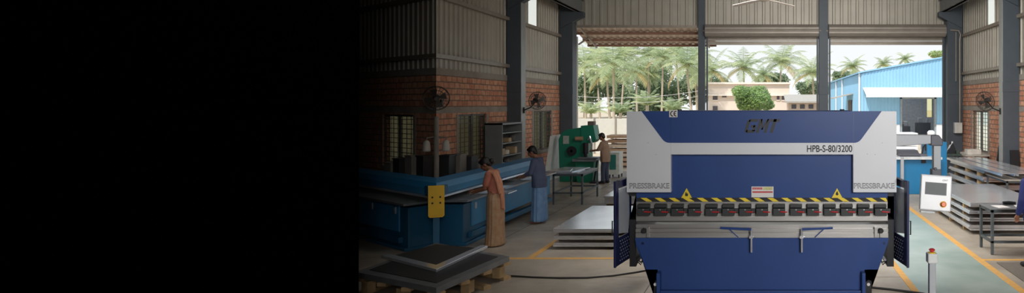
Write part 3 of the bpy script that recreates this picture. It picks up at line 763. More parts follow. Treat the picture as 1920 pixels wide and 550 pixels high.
# ---------------------------------------------------------------- wall fans
cage_m = mat('fan_cage', (70, 66, 62), .45, .4, var=.1)
def wall_fan(label, hub, axis, base, r=.26):
    h = Vector(hub); a = Vector(axis).normalized(); b = Vector(base)
    t = thing('wall_fan', label, 'fan', b)
    mb = MB(); mid = (h + b) / 2 + Vector((0, 0, -.06)); mb.tube([b, b.lerp(mid, .6), mid, h - a * .14 + Vector((0, 0, -.06)), h - a * .12], .018, 8)
    mb.bar(b - Vector((0, 0, .09)), b + Vector((0, 0, .09)), .07, .05); mb.build('bracket', black_m, t, smooth=True)
    mb = MB(); mb.lathe([(.04, -.2), (.07, -.17), (.075, -.08), (.05, -.04)], h, a, 14); mb.build('motor', black_m, t, smooth=True)
    u = a.cross(Vector((0, 0, 1))).normalized(); v = a.cross(u)
    mb = MB()
    for k in range(4):
        an = k * PI / 2 + .4; d = u * math.cos(an) + v * math.sin(an); e = u * -math.sin(an) + v * math.cos(an)
        mb.hexa([h + d * .04 - e * .02 + a * .0, h + d * .2 - e * .1 + a * .03, h + d * .22 + e * .05 - a * .02, h + d * .04 + e * .02 - a * .01],
                [p + a * .005 for p in (h + d * .04 - e * .02, h + d * .2 - e * .1 + a * .03, h + d * .22 + e * .05 - a * .02, h + d * .04 + e * .02 - a * .01)])
    mb.cyl(h - a * .03, h + a * .05, .04, 10); mb.build('blade', cage_m, t)
    mb = MB()
    for rr, o in ((r, 0), (r * .95, .06), (r * .95, -.06), (r * .7, .09), (r * .35, .1), (r * .6, -.1)):
        mb.tube([h + a * o + u * rr * math.cos(2 * PI * i / 28) + v * rr * math.sin(2 * PI * i / 28) for i in range(28)], .0045 if rr < r else .008, 5, closed=True)
    for i in range(20):
        d = u * math.cos(2 * PI * i / 20) + v * math.sin(2 * PI * i / 20)
        mb.tube([h + a * .1 + d * .03, h + a * .09 + d * r * .7, h + a * .05 + d * r * .96, h + d * r, h - a * .06 + d * r * .92, h - a * .1 + d * r * .5], .0032, 4)
    mb.cyl(h + a * .095, h + a * .105, .045, 12); mb.build('cage', cage_m, t)
    return t
x, z = at(1010, 189, 19.4)
wall_fan('caged wall fan on the dark left column beside a window', (x, 19.3, z), (.75, -.66, -.1), (-7.41, 19.42, CAMZ - 12 * 19.4 / FOC), .27)
x, z = at(1846, 190, 18.9)
wall_fan('caged wall fan on the right column above the barred window', (x, 18.85, z), (-.75, -.6, -.25), (6.84, 18.84, CAMZ - 14 * 18.8 / FOC), .29)
q = Vector((-622, 1200, 0)).normalized() * 16.6
wall_fan('dark caged fan on the dim corner above the blue folder', (q.x, q.y, 2.73), (.46, -.888, -.15), (q.x - .1, q.y + .43, 2.62), .28)
# ceiling fan
fan_m = mat('fan_blade', (218, 208, 200), .5, var=.04)
cf = thing('ceiling_fan', 'white ceiling fan, blade tips at the top of the picture', 'ceiling fan', (-.08, 11.6, 4.75))
mb = MB(); mb.cyl((-.08, 11.6, 4.8), (-.08, 11.6, 7.2), .014, 8); mb.build('rod', fan_m, cf)
mb = MB(); mb.lathe([(.03, -.11), (.1, -.08), (.12, 0), (.1, .05), (.03, .09)], (-.08, 11.6, 4.56)); mb.build('motor', fan_m, cf, smooth=True)
for an in (R(31), R(149), R(270)):
    d = Vector((math.cos(an), math.sin(an), 0)); e = Vector((-d.y, d.x, 0)); c = Vector((-.08, 11.6, 4.5))
    mb = MB(); P4 = [(.1, -.04), (.3, -.065), (.64, -.06), (.66, 0), (.64, .06), (.3, .06), (.1, .03)]
    mb.hexa([c + d * a + e * b + Vector((0, 0, b * .12 - a * .12)) for a, b in P4], [c + d * a + e * b + Vector((0, 0, b * .12 + .008 - a * .12)) for a, b in P4]); mb.build('blade', fan_m, cf)
# ---------------------------------------------------------------- shelf cabinet with small parts on it
cab_m = mat('cabinet_grey', (120, 124, 124), .5, .2, var=.06)
cb = thing('shelf_unit', 'grey open steel shelf unit against the left wall behind the folder', 'shelf', (-7.35, 18.1, 0))
x0, x1, y0, y1, zt = -7.6, -7.12, 17.15, 18.55, 2.08
mb = MB(); mb.box(x0, x1, y0, y0 + .03, 0, zt); mb.box(x0, x1, y1 - .03, y1, 0, zt); mb.box(x0, x0 + .02, y0, y1, 0, zt); mb.box(x0, x1, y0, y1, zt - .05, zt); mb.build('carcass', cab_m, cb, .004)
SH = (.5, .88, 1.2, 1.54, 1.82)
for z in SH: mb = MB(); mb.box(x0, x1 - .01, y0 + .03, y1 - .03, z - .03, z); mb.build('shelf', cab_m, cb)
random.seed(3)
tin_m = [mat('tin_pale', (190, 186, 176), .5), mat('tin_dark', (66, 62, 58), .5), mat('tin_tan', (164, 138, 104), .6)]
nm = {0: 'pale', 1: 'dark', 2: 'tan'}
lv = {.88: 'bottom visible', 1.2: 'middle', 1.54: 'upper', 1.82: 'top'}
for z in (.88, 1.2, 1.54):
    for j in range(3):
        c = random.randrange(3) if j else (0, 2, 1)[(.88, 1.2, 1.54).index(z)]; yy = y0 + .25 + j * .42; h = random.uniform(.1, .2); r_ = random.uniform(.06, .1)
        if (j + int(z * 10)) % 2: m = MB().lathe([(r_, 0), (r_, h * .9), (r_ * .8, h), (r_ * .3, h)], (-7.3, yy, z + .003), n=14)
        else: m = MB().box(-7.45, -7.18, yy - r_, yy + r_, z + .003, z + h)
        o = m.build('parts_tin', tin_m[c], None, .004)
        tag(o, '%s tin on the grey shelf unit, %s shelf, %s along' % (nm[c], lv[z], ['near', 'middle', 'far'][j]), 'tin', 'tins on the grey shelf unit')
# ---------------------------------------------------------------- helpers for sheet packs and steel tables
def pack(label, group, x0, x1, y0, y1, z0, t, n=3, jit=.03, nb=3, bh=.06, along='y', m=None, seed=1):
    rd = random.Random(seed)
    o = thing('sheet_pack', label, 'sheet stack', ((x0 + x1) / 2, (y0 + y1) / 2, z0), 0, group)
    mb = MB(); h = t / n
    for i in range(n):
        a, b = rd.uniform(-jit, jit), rd.uniform(-jit, jit)
        mb.box(x0 + a, x1 + a, y0 + b, y1 + b, z0 + bh + i * h + .002, z0 + bh + (i + 1) * h)
    mb.build('steel_sheets', m or galv, o, .002)
    for i in range(nb):
        f = (i + .5) / nb
        mb = MB()
        if along == 'y': c = y0 + (y1 - y0) * f; mb.box(x0 + .01, x1 - .01, c - .04, c + .04, z0, z0 + bh)
        else: c = x0 + (x1 - x0) * f; mb.box(c - .04, c + .04, y0 + .01, y1 - .01, z0, z0 + bh)
        mb.build('batten', wood, o)
    return o
tbl_m = mat('table_steel', (84, 92, 96), .5, .3, var=.1)
def steel_table(label, x0, x1, y0, y1, zt, zl=.18, m=None, topm=None, group=None):
    o = thing('steel_table', label, 'table', ((x0 + x1) / 2, (y0 + y1) / 2, 0), 0, group); m = m or tbl_m
    mb = MB(); mb.box(x0 - .02, x1 + .02, y0 - .02, y1 + .02, zt - .012, zt); mb.build('table_top', topm or galv_d, o)
    mb = MB(); w = .045
    for (p, q, r_, s_) in ((x0, x1, y0, y0 + w), (x0, x1, y1 - w, y1), (x0, x0 + w, y0, y1), (x1 - w, x1, y0, y1)): mb.box(p, q, r_, s_, zt - .065, zt - .012)
    mb.build('frame', m, o, .003)
    for px_ in (x0, x1 - w):
        for py_ in (y0, y1 - w): mb = MB(); mb.box(px_, px_ + w, py_, py_ + w, 0, zt - .06); mb.build('leg', m, o, .003)
    mb = MB()
    for (p, q, r_, s_) in ((x0, x1, y0, y0 + w), (x0, x1, y1 - w, y1), (x0, x0 + w, y0, y1), (x1 - w, x1, y0, y1)): mb.box(p, q, r_, s_, zl, zl + .04)
    mb.build('stretcher', m, o, .003)
    return o
# middle floor stack (behind the press brake's left side)
zz = 0
for i, (w_, lb) in enumerate((('bottom', 'bottom pack of the low steel sheet stack left of the press'), ('middle', 'middle pack of the low steel sheet stack left of the press'), ('top', 'top pack of the low steel sheet stack left of the press'))):
    pack(lb, 'packs in the low sheet stack', -3.83, -2.0, 11.4, 14.0, zz, .07, 3, .012, 4, .055 if i else .05, 'y', galv, 10 + i); zz += .07 + (.055 if i else .05)
pack('small far sheet pack behind the low stack left of the press', None, -4.15, -2.6, 16.2, 17.6, 0, .2, 4, .02, 3, .06, 'y', galv, 5)
# table behind the man in blue with sheets and offcuts
steel_table('low steel frame table with sheets, beyond the man in blue', -5.55, -4.77, 16.48, 18.0, .8, .28)
zt = .8
for i, (a, b, c, d, r_, lb) in enumerate(((-5.62, -4.95, 16.55, 17.4, .05, 'bottom grey sheet on the table beyond the man in blue'), (-5.75, -5.0, 16.6, 17.8, -.12, 'crooked middle grey sheet on the table beyond the man in blue'), (-5.6, -5.2, 16.6, 17.2, .2, 'small top offcut on the table beyond the man in blue'))):
    o = MB().box(a, b, c, d, zt + .001, zt + .021, rz=r_).build('metal_sheet', galv, None, .002); tag(o, lb, 'metal sheet', 'sheets on the far table'); zt += .021
# white board leaning against left wall
o = MB().box(-7.72, -7.7, 21.4, 22.9, 0, 1.55, ry=R(8), pivot=(-7.7, 22, 0)).move(Matrix.Translation((.32, -.3, .003))).build('leaning_sheet', mat('white_board', (206, 206, 202), .6), None); tag(o, 'pale sheet leaning against the left brick wall by the green machine', 'sheet')
# ---------------------------------------------------------------- green punching machine
grn = mat('machine_green', (16, 108, 84), .45, 0, var=.1, scale=2)
Yg = 21.3
gx = lambda u: (u - CX) * Yg / FOC
gz = lambda v: CAMZ - (v - CY) * Yg / FOC
gm = thing('punching_machine', 'tall green punching machine with rounded back near left opening', 'machine', (gx(1085), Yg + .4, 0))
mb = MB(); mb.prism([(gx(u), max(gz(v), 0)) for u, v in ((1049, 345), (1047, 262), (1052, 250), (1062, 243), (1092, 239), (1101, 239), (1101, 345))], Yg, Yg + .7); 
mb.build('body', grn, gm, .02)
mb = MB(); mb.prism([(gx(u), gz(v)) for u, v in ((1089, 236), (1113, 235), (1118, 262), (1112, 268), (1089, 270))], Yg - .03, Yg + .55); mb.build('head', grn, gm, .015)
mb = MB(); mb.prism([(gx(u), max(gz(v), 0)) for u, v in ((1080, 302), (1116, 302), (1113, 345), (1084, 345))], Yg - .15, Yg + .5); mb.build('pedestal', grn, gm, .015)
mb = MB(); mb.box(gx(1078), gx(1122), Yg - .3, Yg + .4, gz(302), gz(297.5)); mb.box(gx(1088), gx(1126), Yg - .35, Yg + .1, gz(296.5), gz(294)); mb.build('work_table', galv_d, gm, .005)
mb = MB(); mb.cyl((gx(1100), Yg - .1, gz(288)), (gx(1100), Yg - .1, gz(268)), .09, 14); mb.cyl((gx(1100), Yg - .1, gz(294)), (gx(1100), Yg - .1, gz(286)), .05, 12); mb.build('ram', dark_p, gm, smooth=True)
mb = MB(); mb.cyl((gx(1080), Yg - .06, gz(260)), (gx(1094), Yg - .06, gz(260)), .07, 14); mb.build('motor', mat('motor_tan', (150, 122, 96), .5), gm, smooth=True)
mb = MB(); mb.box(gx(1056), gx(1067), Yg - .02, Yg, gz(270), gz(255)); mb.build('name_plate', mat('plate_grey', (150, 158, 150), .5), gm)
mb = MB(); mb.lathe([(.16, 0), (.16, .05), (.1, .05)], (gx(1073), Yg - .1, gz(283)), (0, 1, 0), 20); mb.cyl((gx(1073), Yg - .1, gz(283)), (gx(1073), Yg + .02, gz(283)), .04, 10); mb.build('hand_wheel', dark_p, gm, smooth=True)
mb = MB(); mb.tube([(gx(1103), Yg - .05, gz(262)), (gx(1108), Yg - .12, gz(256)), (gx(1112), Yg - .15, gz(272)), (gx(1110), Yg - .12, gz(285))], .03, 8); mb.build('lever_arm', galv, gm, smooth=True)
mb = MB(); mb.box(gx(1100), gx(1112), Yg + .1, Yg + .35, gz(236), gz(228)); mb.build('top_box', mat('box_brown', (96, 84, 76), .6), gm, .01)
mb = MB(); mb.bar((gx(1117), Yg - .2, .04), (gx(1123), Yg - .2, gz(300)), .05, .05); mb.box(gx(1113), gx(1124), Yg - .45, Yg - .1, 0, .06); mb.build('foot_pedal', dark_p, gm)
# small cabinet beside it
cx_ = thing('tool_cabinet', 'small pale cabinet with teal door behind the green machine worker', 'cabinet', ((1155 - CX) * 22.4 / FOC, 22.6, 0))
kx = lambda u: (u - CX) * 22.4 / FOC
mb = MB(); mb.box(kx(1141), kx(1161), 22.4, 23.0, .12, .86); mb.box(kx(1140), kx(1162), 22.38, 23.02, .86, .9); mb.build('carcass', mat('cabinet_white', (186, 186, 180), .5), cx_, .008)
mb = MB(); mb.box(kx(1143), kx(1155), 22.38, 22.4, .3, .82); mb.build('door', mat('teal_door', (40, 104, 96), .5), cx_, .003)
for u in (1141.5, 1158.5):
    for yy in (22.45, 22.9): mb = MB(); mb.box(kx(u), kx(u + 2), yy, yy + .05, 0, .12); mb.build('leg', dark_p, cx_)
# ---------------------------------------------------------------- cables on the floor
cab = mat('cable_black', (34, 32, 30), .6, var=.05)
def fl(px_, py_): Y = 3120 / (py_ - CY); return ((px_ - CX) * Y / FOC, Y, .013)
pts = [fl(*p) for p in ((932, 517), (960, 519.5), (1000, 522), (1050, 523.5), (1100, 523), (1150, 519), (1190, 513), (1215, 508.5))]
o = MB().tube(pts, .013, 8).build('floor_cable', cab, None, smooth=True); tag(o, 'thin dark cable across the floor left of the press', 'cable')
pts = [fl(*p) for p in ((1625, 540), (1645, 542.5), (1670, 545), (1700, 549), (1730, 553), (1760, 560))]
o = MB().tube(pts, .018, 8).build('floor_cable', cab, None, smooth=True); tag(o, 'dark cable on the floor below the right guard', 'cable')
# ---------------------------------------------------------------- right side: blue machine
blu2 = mat('machine_teal_blue', (22, 112, 160), .45, 0, var=.08, scale=2)
Yb = 18.4
bx = lambda u: (u - CX) * Yb / FOC
bz = lambda v: max(0, CAMZ - (v - CY) * Yb / FOC)
bm_ = thing('shearing_machine', 'blue machine with white table edge, behind the control panel', 'machine', (bx(1720), Yb + .6, 0))
mb = MB(); mb.box(bx(1650), bx(1758), Yb, Yb + 1.0, 0, bz(299)); mb.build('body', blu2, bm_, .012)
mb = MB(); mb.box(bx(1648), bx(1765), Yb - .12, Yb + 1.0, bz(299), bz(294.5)); mb.build('work_table', mat('table_white', (200, 204, 206), .4, .2), bm_, .004)
mb = MB(); mb.box(bx(1743), bx(1781), Yb + .3, Yb + 1.0, 0, bz(268)); mb.build('cabinet', blu2, bm_, .012)
mb = MB(); mb.box(bx(1764), bx(1781), Yb + .28, Yb + .3, bz(360), bz(305)); mb.build('door', blu2, bm_, .004)
mb = MB(); mb.prism([(Yb + .1, bz(294)), (Yb + .9, bz(294)), (Yb + .9, bz(284)), (Yb + .5, bz(284))], bx(1690), bx(1728), 'x'); mb.box(bx(1688), bx(1742), Yb + .2, Yb + .4, bz(294.5), bz(290)); mb.build('clamp_block', dgray_p, bm_, .006)
mb = MB(); mb.tube([(bx(1733), Yb + .3, bz(292)), (bx(1736), Yb + .3, bz(277)), (bx(1740), Yb + .3, bz(272)), (bx(1740), Yb + .3, bz(284))], .025, 8); mb.build('hose', black_m, bm_, smooth=True)
mb = MB(); mb.box(bx(1727), bx(1736), Yb - .02, Yb, bz(306), bz(299)); mb.build('electric_box', dark_p, bm_)
mb = MB(); mb.box(bx(1687), bx(1693), Yb - .14, Yb - .02, 0, bz(294)); mb.build('leg', gray_p, bm_, .004)
# junk: small dark vise standing at the end of the tall sheet stack
Yv = 20.3
vx = lambda u: (u - CX) * Yv / FOC
vz = lambda v: max(0, CAMZ - (v - CY) * Yv / FOC)
vs_ = thing('bench_drill', 'dark greenish bench machine above the tall sheet stack end', 'machine', (vx(1795), Yv + .2, 0))
mg = mat('old_green', (62, 74, 66), .55, .2, var=.2, scale=10)
mb = MB(); mb.box(vx(1779), vx(1812), Yv + .5, Yv + .95, .9, vz(291)); mb.build('bench_plate', mg, vs_, .005)
for u in (1781, 1808): mb = MB(); mb.box(vx(u), vx(u + 3), Yv + .6, Yv + .66, 0, .9); mb.build('leg', dark_p, vs_)
mb = MB(); mb.prism([(vx(u), vz(v)) for u, v in ((1784, 291), (1786, 284), (1791, 278), (1790, 268), (1797, 272), (1801, 281), (1802, 291))], Yv + .55, Yv + .8); mb.build('head', dark_p, vs_, .01)
mb = MB(); mb.tube([(vx(1786), Yv + .6, vz(288)), (vx(1791), Yv + .58, vz(276)), (vx(1796), Yv + .58, vz(268))], .035, 8); mb.build('handle', galv, vs_, smooth=True)
mb = MB(); mb.box(vx(1803), vx(1810), Yv + .55, Yv + .8, vz(291), vz(285)); mb.build('jaw', mg, vs_, .006)
# small pale box + dark things on a bench under the window
bn = thing('bench', 'pale narrow bench under the barred right window', 'bench', (6.9, 21.5, 0))
mb = MB(); mb.box(6.45, 7.25, 20.9, 22.3, .88, .93); mb.build('bench_top', mat('bench_pale', (176, 170, 160), .6), bn, .004)
for (px_, py_) in ((6.47, 20.92), (7.18, 20.92), (6.47, 22.23), (7.18, 22.23)): mb = MB(); mb.box(px_, px_ + .05, py_, py_ + .05, 0, .88); mb.build('leg', dark_p, bn)
o = MB().box(6.55, 7.0, 21.0, 21.35, .931, 1.1).build('parts_box', mat('box_pale', (206, 200, 190), .6), None, .01); tag(o, 'small pale box on the bench under the right window', 'box')
# tall stack of sheets by the right wall
zz = 0
for i, lb in enumerate(('lowest', 'second', 'third', 'topmost')):
    pack('%s pack of the tall steel stack along the right wall' % lb, 'packs in the tall stack by the right wall', 5.72, 6.75, 17.0, 20.15, zz, (.12, .13, .13, .1)[i], 3, .03, 3, .09, 'y', galv, 20 + i); zz += (.12, .13, .13, .1)[i] + .09
for i, (xa, xb) in enumerate(((5.66, 5.98), (6.06, 6.4), (6.46, 6.78))):
    mb = MB(); z0 = zz + .003
    for (p, q, r_, s_) in ((xa, xb, z0 + .055, z0 + .065), (xa, xa + .012, z0, z0 + .06), (xb - .012, xb, z0, z0 + .06)): mb.box(p, q, 15.5, 20.3, r_, s_)
    o = mb.build('steel_channel', galv, None); tag(o, '%s long bent steel channel lying on top of the tall right stack' % ('front', 'middle', 'rear')[i], 'steel channel', 'channels on the tall right stack')
# nearer low stack
zz = 0
for i, lb in enumerate(('lowest', 'second', 'third', 'topmost')):
    t = (.11, .07, .06, .085)[i]
    pack('%s pack of the low wide steel stack beside the yellow line' % lb, 'packs in the low wide stack on the right', 4.03, 5.55, 12.75, 15.75, zz, t, 3, .035 if i < 3 else .01, 3, .075, 'y', galv, 30 + i); zz += t + .075
# dark steel table at the right with papers
steel_table('dark steel table with papers at the right edge', 3.84, 4.95, 11.0, 11.62, .79, .2)
for i, (a, b, c, d, r_, mm, lb) in enumerate(((3.98, 4.2, 11.1, 11.38, .2, paper_m, 'white paper sheet on the dark table, nearest its corner'), (4.36, 4.6, 11.12, 11.45, -.15, paper_m, 'white paper sheet on the dark table, nearest the person'))):
    o = MB().box(a, b, c, d, .7905, .797, rz=r_).build('paper', mm, None); tag(o, lb, 'paper', 'papers on the dark table')
t = thing('hand_grinder', 'small dark hand tool between papers on the dark table', 'tool', (4.3, 11.4, .79))
mb = MB(); mb.tube([(4.2, 11.45, .825), (4.3, 11.44, .83), (4.42, 11.42, .825)], [.03, .034, .026], 10); mb.build('body', dark_p, t, smooth=True)
mb = MB(); mb.lathe([(.05, 0), (.05, .012)], (4.19, 11.45, .80), (0, 0, 1), 14); mb.build('disc', galv_d, t)
# bench with pale top further right, before the column
steel_table('pale topped steel bench before the right column', 5.72, 6.9, 15.35, 16.75, .76, .2, tbl_m, mat('bench_top_pale', (170, 164, 154), .5))
# leaning plates by the column
o = MB().box(7.0, 7.25, 18.45, 18.5, 0, 1.25, rx=R(-6)).build('leaning_plate', dark_p, None, .003); o.location = (.05, 0.1, .005); tag(o, 'dark plate leaning at the foot of the right column', 'plate')
o = MB().bar((6.95, 19.6, .02), (7.24, 19.9, 1.3), .06, .14).build('leaning_bar', dark_p, None, .003); tag(o, 'dark steel bar leaning beside the right column under the window', 'steel bar')
# electric box and conduits on the right
o = thing('electric_box', 'white electric box on the right column beside the opening', 'electric box', (7.1, 24.0, 1.6))  # electric box fixed to the column front
x0_, z1_ = at(1790, 230, 23.9); x1_, z0_ = at(1804, 250, 23.9)
mb = MB(); mb.box(x0_, x1_, 23.85, 24.08, z0_, z1_); mb.build('case', mat('box_white', (196, 196, 190), .5), o, .012)
mb = MB(); mb.box(x0_ + .02, x1_ - .02, 23.84, 23.85, z0_ + .02, z1_ - .02); mb.build('door', mat('box_white', (196, 196, 190)), o, .004)
pp_ = MB(); x = 7.2
pp_.tube([(x, 24.02, z1_), (x, 24.02, 5.0), (x + .02, 24.0, 5.2), (x - .05, 24.0, 5.35), (6.85, 24.05, 5.38)], .03, 8)
pp_.tube([(x - .14, 24.03, 3.45), (x - .14, 24.03, 5.3)], .018, 6)
o = pp_.build('conduit_pipe', girt_m, None, smooth=True); tag(o, 'thin pipe running from shutter axle down to the white electric box', 'pipe')
# mat where the person at the right edge stands
mb = MB(); mb.box(3.73, 5.2, 9.3, 10.45, .001, .014); o = mb.build('floor_mat', mat('rubber_mat', (104, 96, 88), .9, var=.1, scale=20), None, .004); tag(o, 'brown rubber floor mat under the person at right edge', 'mat')
# ---------------------------------------------------------------- people
skin_m = mat('skin_brown', (128, 86, 64), .55, 0, var=.05, scale=5)
hair_m = mat('hair_black', (22, 19, 18), .5, 0, var=.2, scale=30)
eye_m = mat('eye_dark', (18, 14, 12), .2)
def remesh(mb, name, m, parent, vox=.009, smooth=4, M=None):
    mb.fix()
    me = bpy.data.meshes.new(name); 
    if M is not None: bmesh.ops.transform(mb.bm, matrix=M, verts=mb.bm.verts)
    mb.bm.to_mesh(me); mb.bm.free()
    t = bpy.data.objects.new('tmp', me); COL.objects.link(t)
    r = t.modifiers.new('r', 'REMESH'); r.mode = 'VOXEL'; r.voxel_size = vox
    s = t.modifiers.new('s', 'SMOOTH'); s.iterations = smooth; s.factor = .5
    bpy.context.view_layer.update()
    out = bpy.data.meshes.new_from_object(t.evaluated_get(bpy.context.evaluated_depsgraph_get()))
    bpy.data.objects.remove(t); bpy.data.meshes.remove(me)
    out.name = name; out.materials.clear(); out.materials.append(m)
    for p in out.polygons: p.use_smooth = True
    o = bpy.data.objects.new(name, out); COL.objects.link(o); o.parent = parent
    return o
def limb(mb, pts, rs, n=12):
    """tapered limb with rounded joints, sampled finely"""
    pts = [Vector(p) for p in pts]
    mb.tube(pts, rs, n)
    for p, r in zip(pts, rs): mb.ell(p, (r, r, r), n, 7)
def torso(mb, secs, n=20, fold=None):
    """secs: (x, y, z, depth radius, width radius)"""
    rings = []
    for k, (x, y, z, a, b) in enumerate(secs):
        ring = []
        for i in range(n):
            t = 2 * PI * i / n; f = 1 + (fold(t, k) if fold else 0)
            ring.append(mb.bm.verts.new((x + a * f * math.cos(t), y + b * f * math.sin(t), z)))
        rings.append(ring)
    mb.skin(rings)
def hand(mb, wrist, d, side, curl=.6):
    """palm, four unequal bent fingers, thumb from the side of the palm"""
    w = Vector(wrist); d = Vector(d).normalized(); dn = Vector((0, 0, -1)); dn = (dn - d * dn.dot(d)).normalized(); s = d.cross(dn).normalized() * side
    pm = w + d * .045
    mb.tube([w, pm - d * .01, w + d * .085], [.024, .03, .03], 10)
    for k, L in enumerate((.068, .078, .072, .056)):
        b = w + d * .08 + s * (.03 - .02 * k); p1 = b + (d * math.cos(curl * .4) + dn * math.sin(curl * .4)) * L * .45
        p2 = p1 + (d * math.cos(curl) + dn * math.sin(curl)) * L * .32; p3 = p2 + (d * math.cos(curl * 1.6) + dn * math.sin(curl * 1.6)) * L * .25
        mb.tube([b - d * .02, b, p1, p2, p3], [.0095, .0095, .009, .0085, .007], 8)
    b = w + d * .03 + s * .026; p1 = b + (d * .6 + s * .6 + dn * .3).normalized() * .035; p2 = p1 + (d * .9 + dn * .4).normalized() * .03
    mb.tube([w + d * .02, b, p1, p2], [.013, .012, .0105, .008], 8)
def person(label, loc, yaw, H, bow, armL, armR, build=1., lean=0., legs=((0, .09), (0, -.09)), bare=True):
    k = H / 1.66
    t = thing('person', label, 'person', loc, yaw)
    S_ = Matrix.Scale(k, 4)
    mb = MB(); lx = lean
    torso(mb, [(0, 0, .84, .09, .13), (0, 0, .92, .11 * build, .165 * build), (lx * .3, 0, 1.03, .095 * build, .14 * build), (lx * .6, 0, 1.16, .108 * build, .15 * build), (lx * .9, 0, 1.28, .11 * build, .17 * build), (lx, 0, 1.36, .085, .165), (lx, 0, 1.41, .055, .08)])
    nk = Vector((lx, 0, 1.38)); hd = Vector((lx + .02 + math.sin(bow) * .17, 0, 1.38 + math.cos(bow) * .17))
    limb(mb, [nk, nk.lerp(hd, .75)], [.055, .05])
    RB = Euler((0, bow, 0)).to_matrix()
    def h(x, y, z): return hd + RB @ Vector((x, y, z))
    mb.ell(h(-.01, 0, .02), (.095, .073, .1), 18, 12, RB); mb.ell(h(.03, 0, -.05), (.062, .055, .065), 14, 9, RB); mb.ell(h(.052, 0, -.085), (.03, .03, .024), 10, 7, RB)
    mb.tube([h(.08, 0, .025), h(.108, 0, -.012), h(.09, 0, -.026)], [.009, .017, .015], 8)                       # nose
    for s_ in (-1, 1):
        mb.ell(h(-.005, s_ * .075, -.01), (.02, .01, .032), 10, 7, RB); mb.ell(h(.078, s_ * .03, .032), (.016, .026, .008), 8, 6, RB)   # ear, brow
        mb.ell(h(.06, s_ * .042, -.025), (.026, .02, .02), 8, 6, RB)
    mb.ell(h(.086, 0, -.052), (.01, .024, .006), 8, 6, RB); mb.ell(h(.083, 0, -.064), (.011, .02, .007), 8, 6, RB)     # lips
    for s_, arm in ((1, armL), (-1, armR)):
        sh = Vector((lx, s_ * .185 * (1 if build >= 1 else .93), 1.345)); el, wr = Vector(arm[0]), Vector(arm[1])
        limb(mb, [sh, sh.lerp(el, .5), el], [.05, .046, .038]); limb(mb, [el, el.lerp(wr, .35), wr], [.038, .037, .024]); hand(mb, wr, wr - el, s_)
    for (fx_, yy), s_ in zip(legs, (1, -1)):
        hp = Vector((0, s_ * .085, .86)); kn = Vector((fx_ * .55 + .02, yy, .46)); an = Vector((fx_, yy, .08))
        limb(mb, [hp, hp.lerp(kn, .5), kn], [.088, .076, .054]); limb(mb, [kn, kn.lerp(an, .35), an], [.054, .053, .034])
        mb.tube([an + Vector((-.05, 0, -.045)), an + Vector((.0, 0, -.035)), an + Vector((.1, 0, -.05)), an + Vector((.17, 0, -.06))], [.032, .042, .036, .02], 10)
    remesh(mb, 'body', skin_m, t, .0085, 3, S_)
    for s_ in (-1, 1):
        m = MB(); m.ell(h(.083, s_ * .031, .014), (.006, .014, .007), 8, 6, RB); m.bm.transform(S_) if hasattr(m.bm, 'transform') else None
        o = m.build('eye', eye_m); o.parent = t
    return t, S_, hd, RB, k
def cloth(mb, name, m, t, S_, vox=.012, smooth=5): return remesh(mb, name, m, t, vox, smooth, S_)
def hair(t, S_, hd, RB, bun=False):
    h = lambda x, y, z: hd + RB @ Vector((x, y, z))
    mb = MB(); mb.ell(h(-.022, 0, .04), (.1, .083, .1), 18, 12, RB); mb.ell(h(-.06, 0, -.01), (.06, .072, .075), 14, 9, RB); mb.ell(h(.035, 0, .09), (.055, .06, .035), 12, 8, RB)
    if bun: mb.ell(h(-.13, 0, -.02), (.05, .055, .055), 14, 9, RB)
    cloth(mb, 'hair', hair_m, t, S_, .009, 2)
def shirt(t, S_, m, armL, armR, lean, z0=.8, sleeve=.6, loose=1.0, build=1., name='shirt'):
    mb = MB(); L = lean
    torso(mb, [(0, 0, z0, .135 * loose, .185 * loose), (0, 0, .95, .135 * loose, .185 * loose), (L * .4, 0, 1.06, .125 * loose, .172 * loose), (L * .75, 0, 1.22, .128 * loose, .182), (L, 0, 1.34, .108, .188), (L, 0, 1.39, .075, .12), (L, 0, 1.415, .062, .07)], 24,
          lambda a, k: .03 * math.sin(5 * a + k) + .015 * math.sin(9 * a - k))
    for s_, arm in ((1, armL), (-1, armR)):
        sh = Vector((L, s_ * .18, 1.345)); el, wr = Vector(arm[0]), Vector(arm[1])
        if sleeve <= 1: e = sh.lerp(el, sleeve); limb(mb, [sh, sh.lerp(e, .5), e], [.07, .066, .064])
        else: limb(mb, [sh, sh.lerp(el, .5), el], [.07, .064, .056]); e = el.lerp(wr, sleeve - 1); limb(mb, [el, e], [.056, .046])
    return cloth(mb, name, m, t, S_)
def skirt(t, S_, m, name, secs, nf=14, amp=.05):
    mb = MB(); torso(mb, secs, 72, lambda a, k: amp * (k / len(secs)) ** 0 * (1 - k / len(secs) * .8) * (math.sin(nf * a) * .7 + .5 * math.sin(nf * 1.7 * a + 1)))
    return cloth(mb, name, m, t, S_, .011, 2)
def trousers(t, S_, m, legs):
    mb = MB(); torso(mb, [(0, 0, .8, .1, .15), (0, 0, .9, .125, .175), (0, 0, 1.0, .112, .155)])
    for (fx_, yy), s_ in zip(legs, (1, -1)):
        hp = Vector((0, s_ * .085, .84)); kn = Vector((fx_ * .55 + .02, yy, .46)); an = Vector((fx_, yy, .09))
        limb(mb, [hp, hp.lerp(kn, .5), kn], [.1, .09, .074]); mb.tube([kn, kn.lerp(an, .5), an], [.074, .068, .07], 12)
    return cloth(mb, 'trousers', m, t, S_)
def shoes(t, S_, m, legs):
    for (fx_, yy) in legs:
        mb = MB(); a = Vector((fx_, yy, 0)); mb.tube([a + Vector((-.075, 0, .045)), a + Vector((-.06, 0, .05)), a + Vector((.02, 0, .06)), a + Vector((.1, 0, .045)), a + Vector((.19, 0, .03)), a + Vector((.2, 0, .028))], [.02, .048, .052, .046, .034, .012], 12)
        for v in mb.bm.verts: v.co.z = max(v.co.z, .004)
        cloth(mb, 'shoe', m, t, S_, .009, 2)
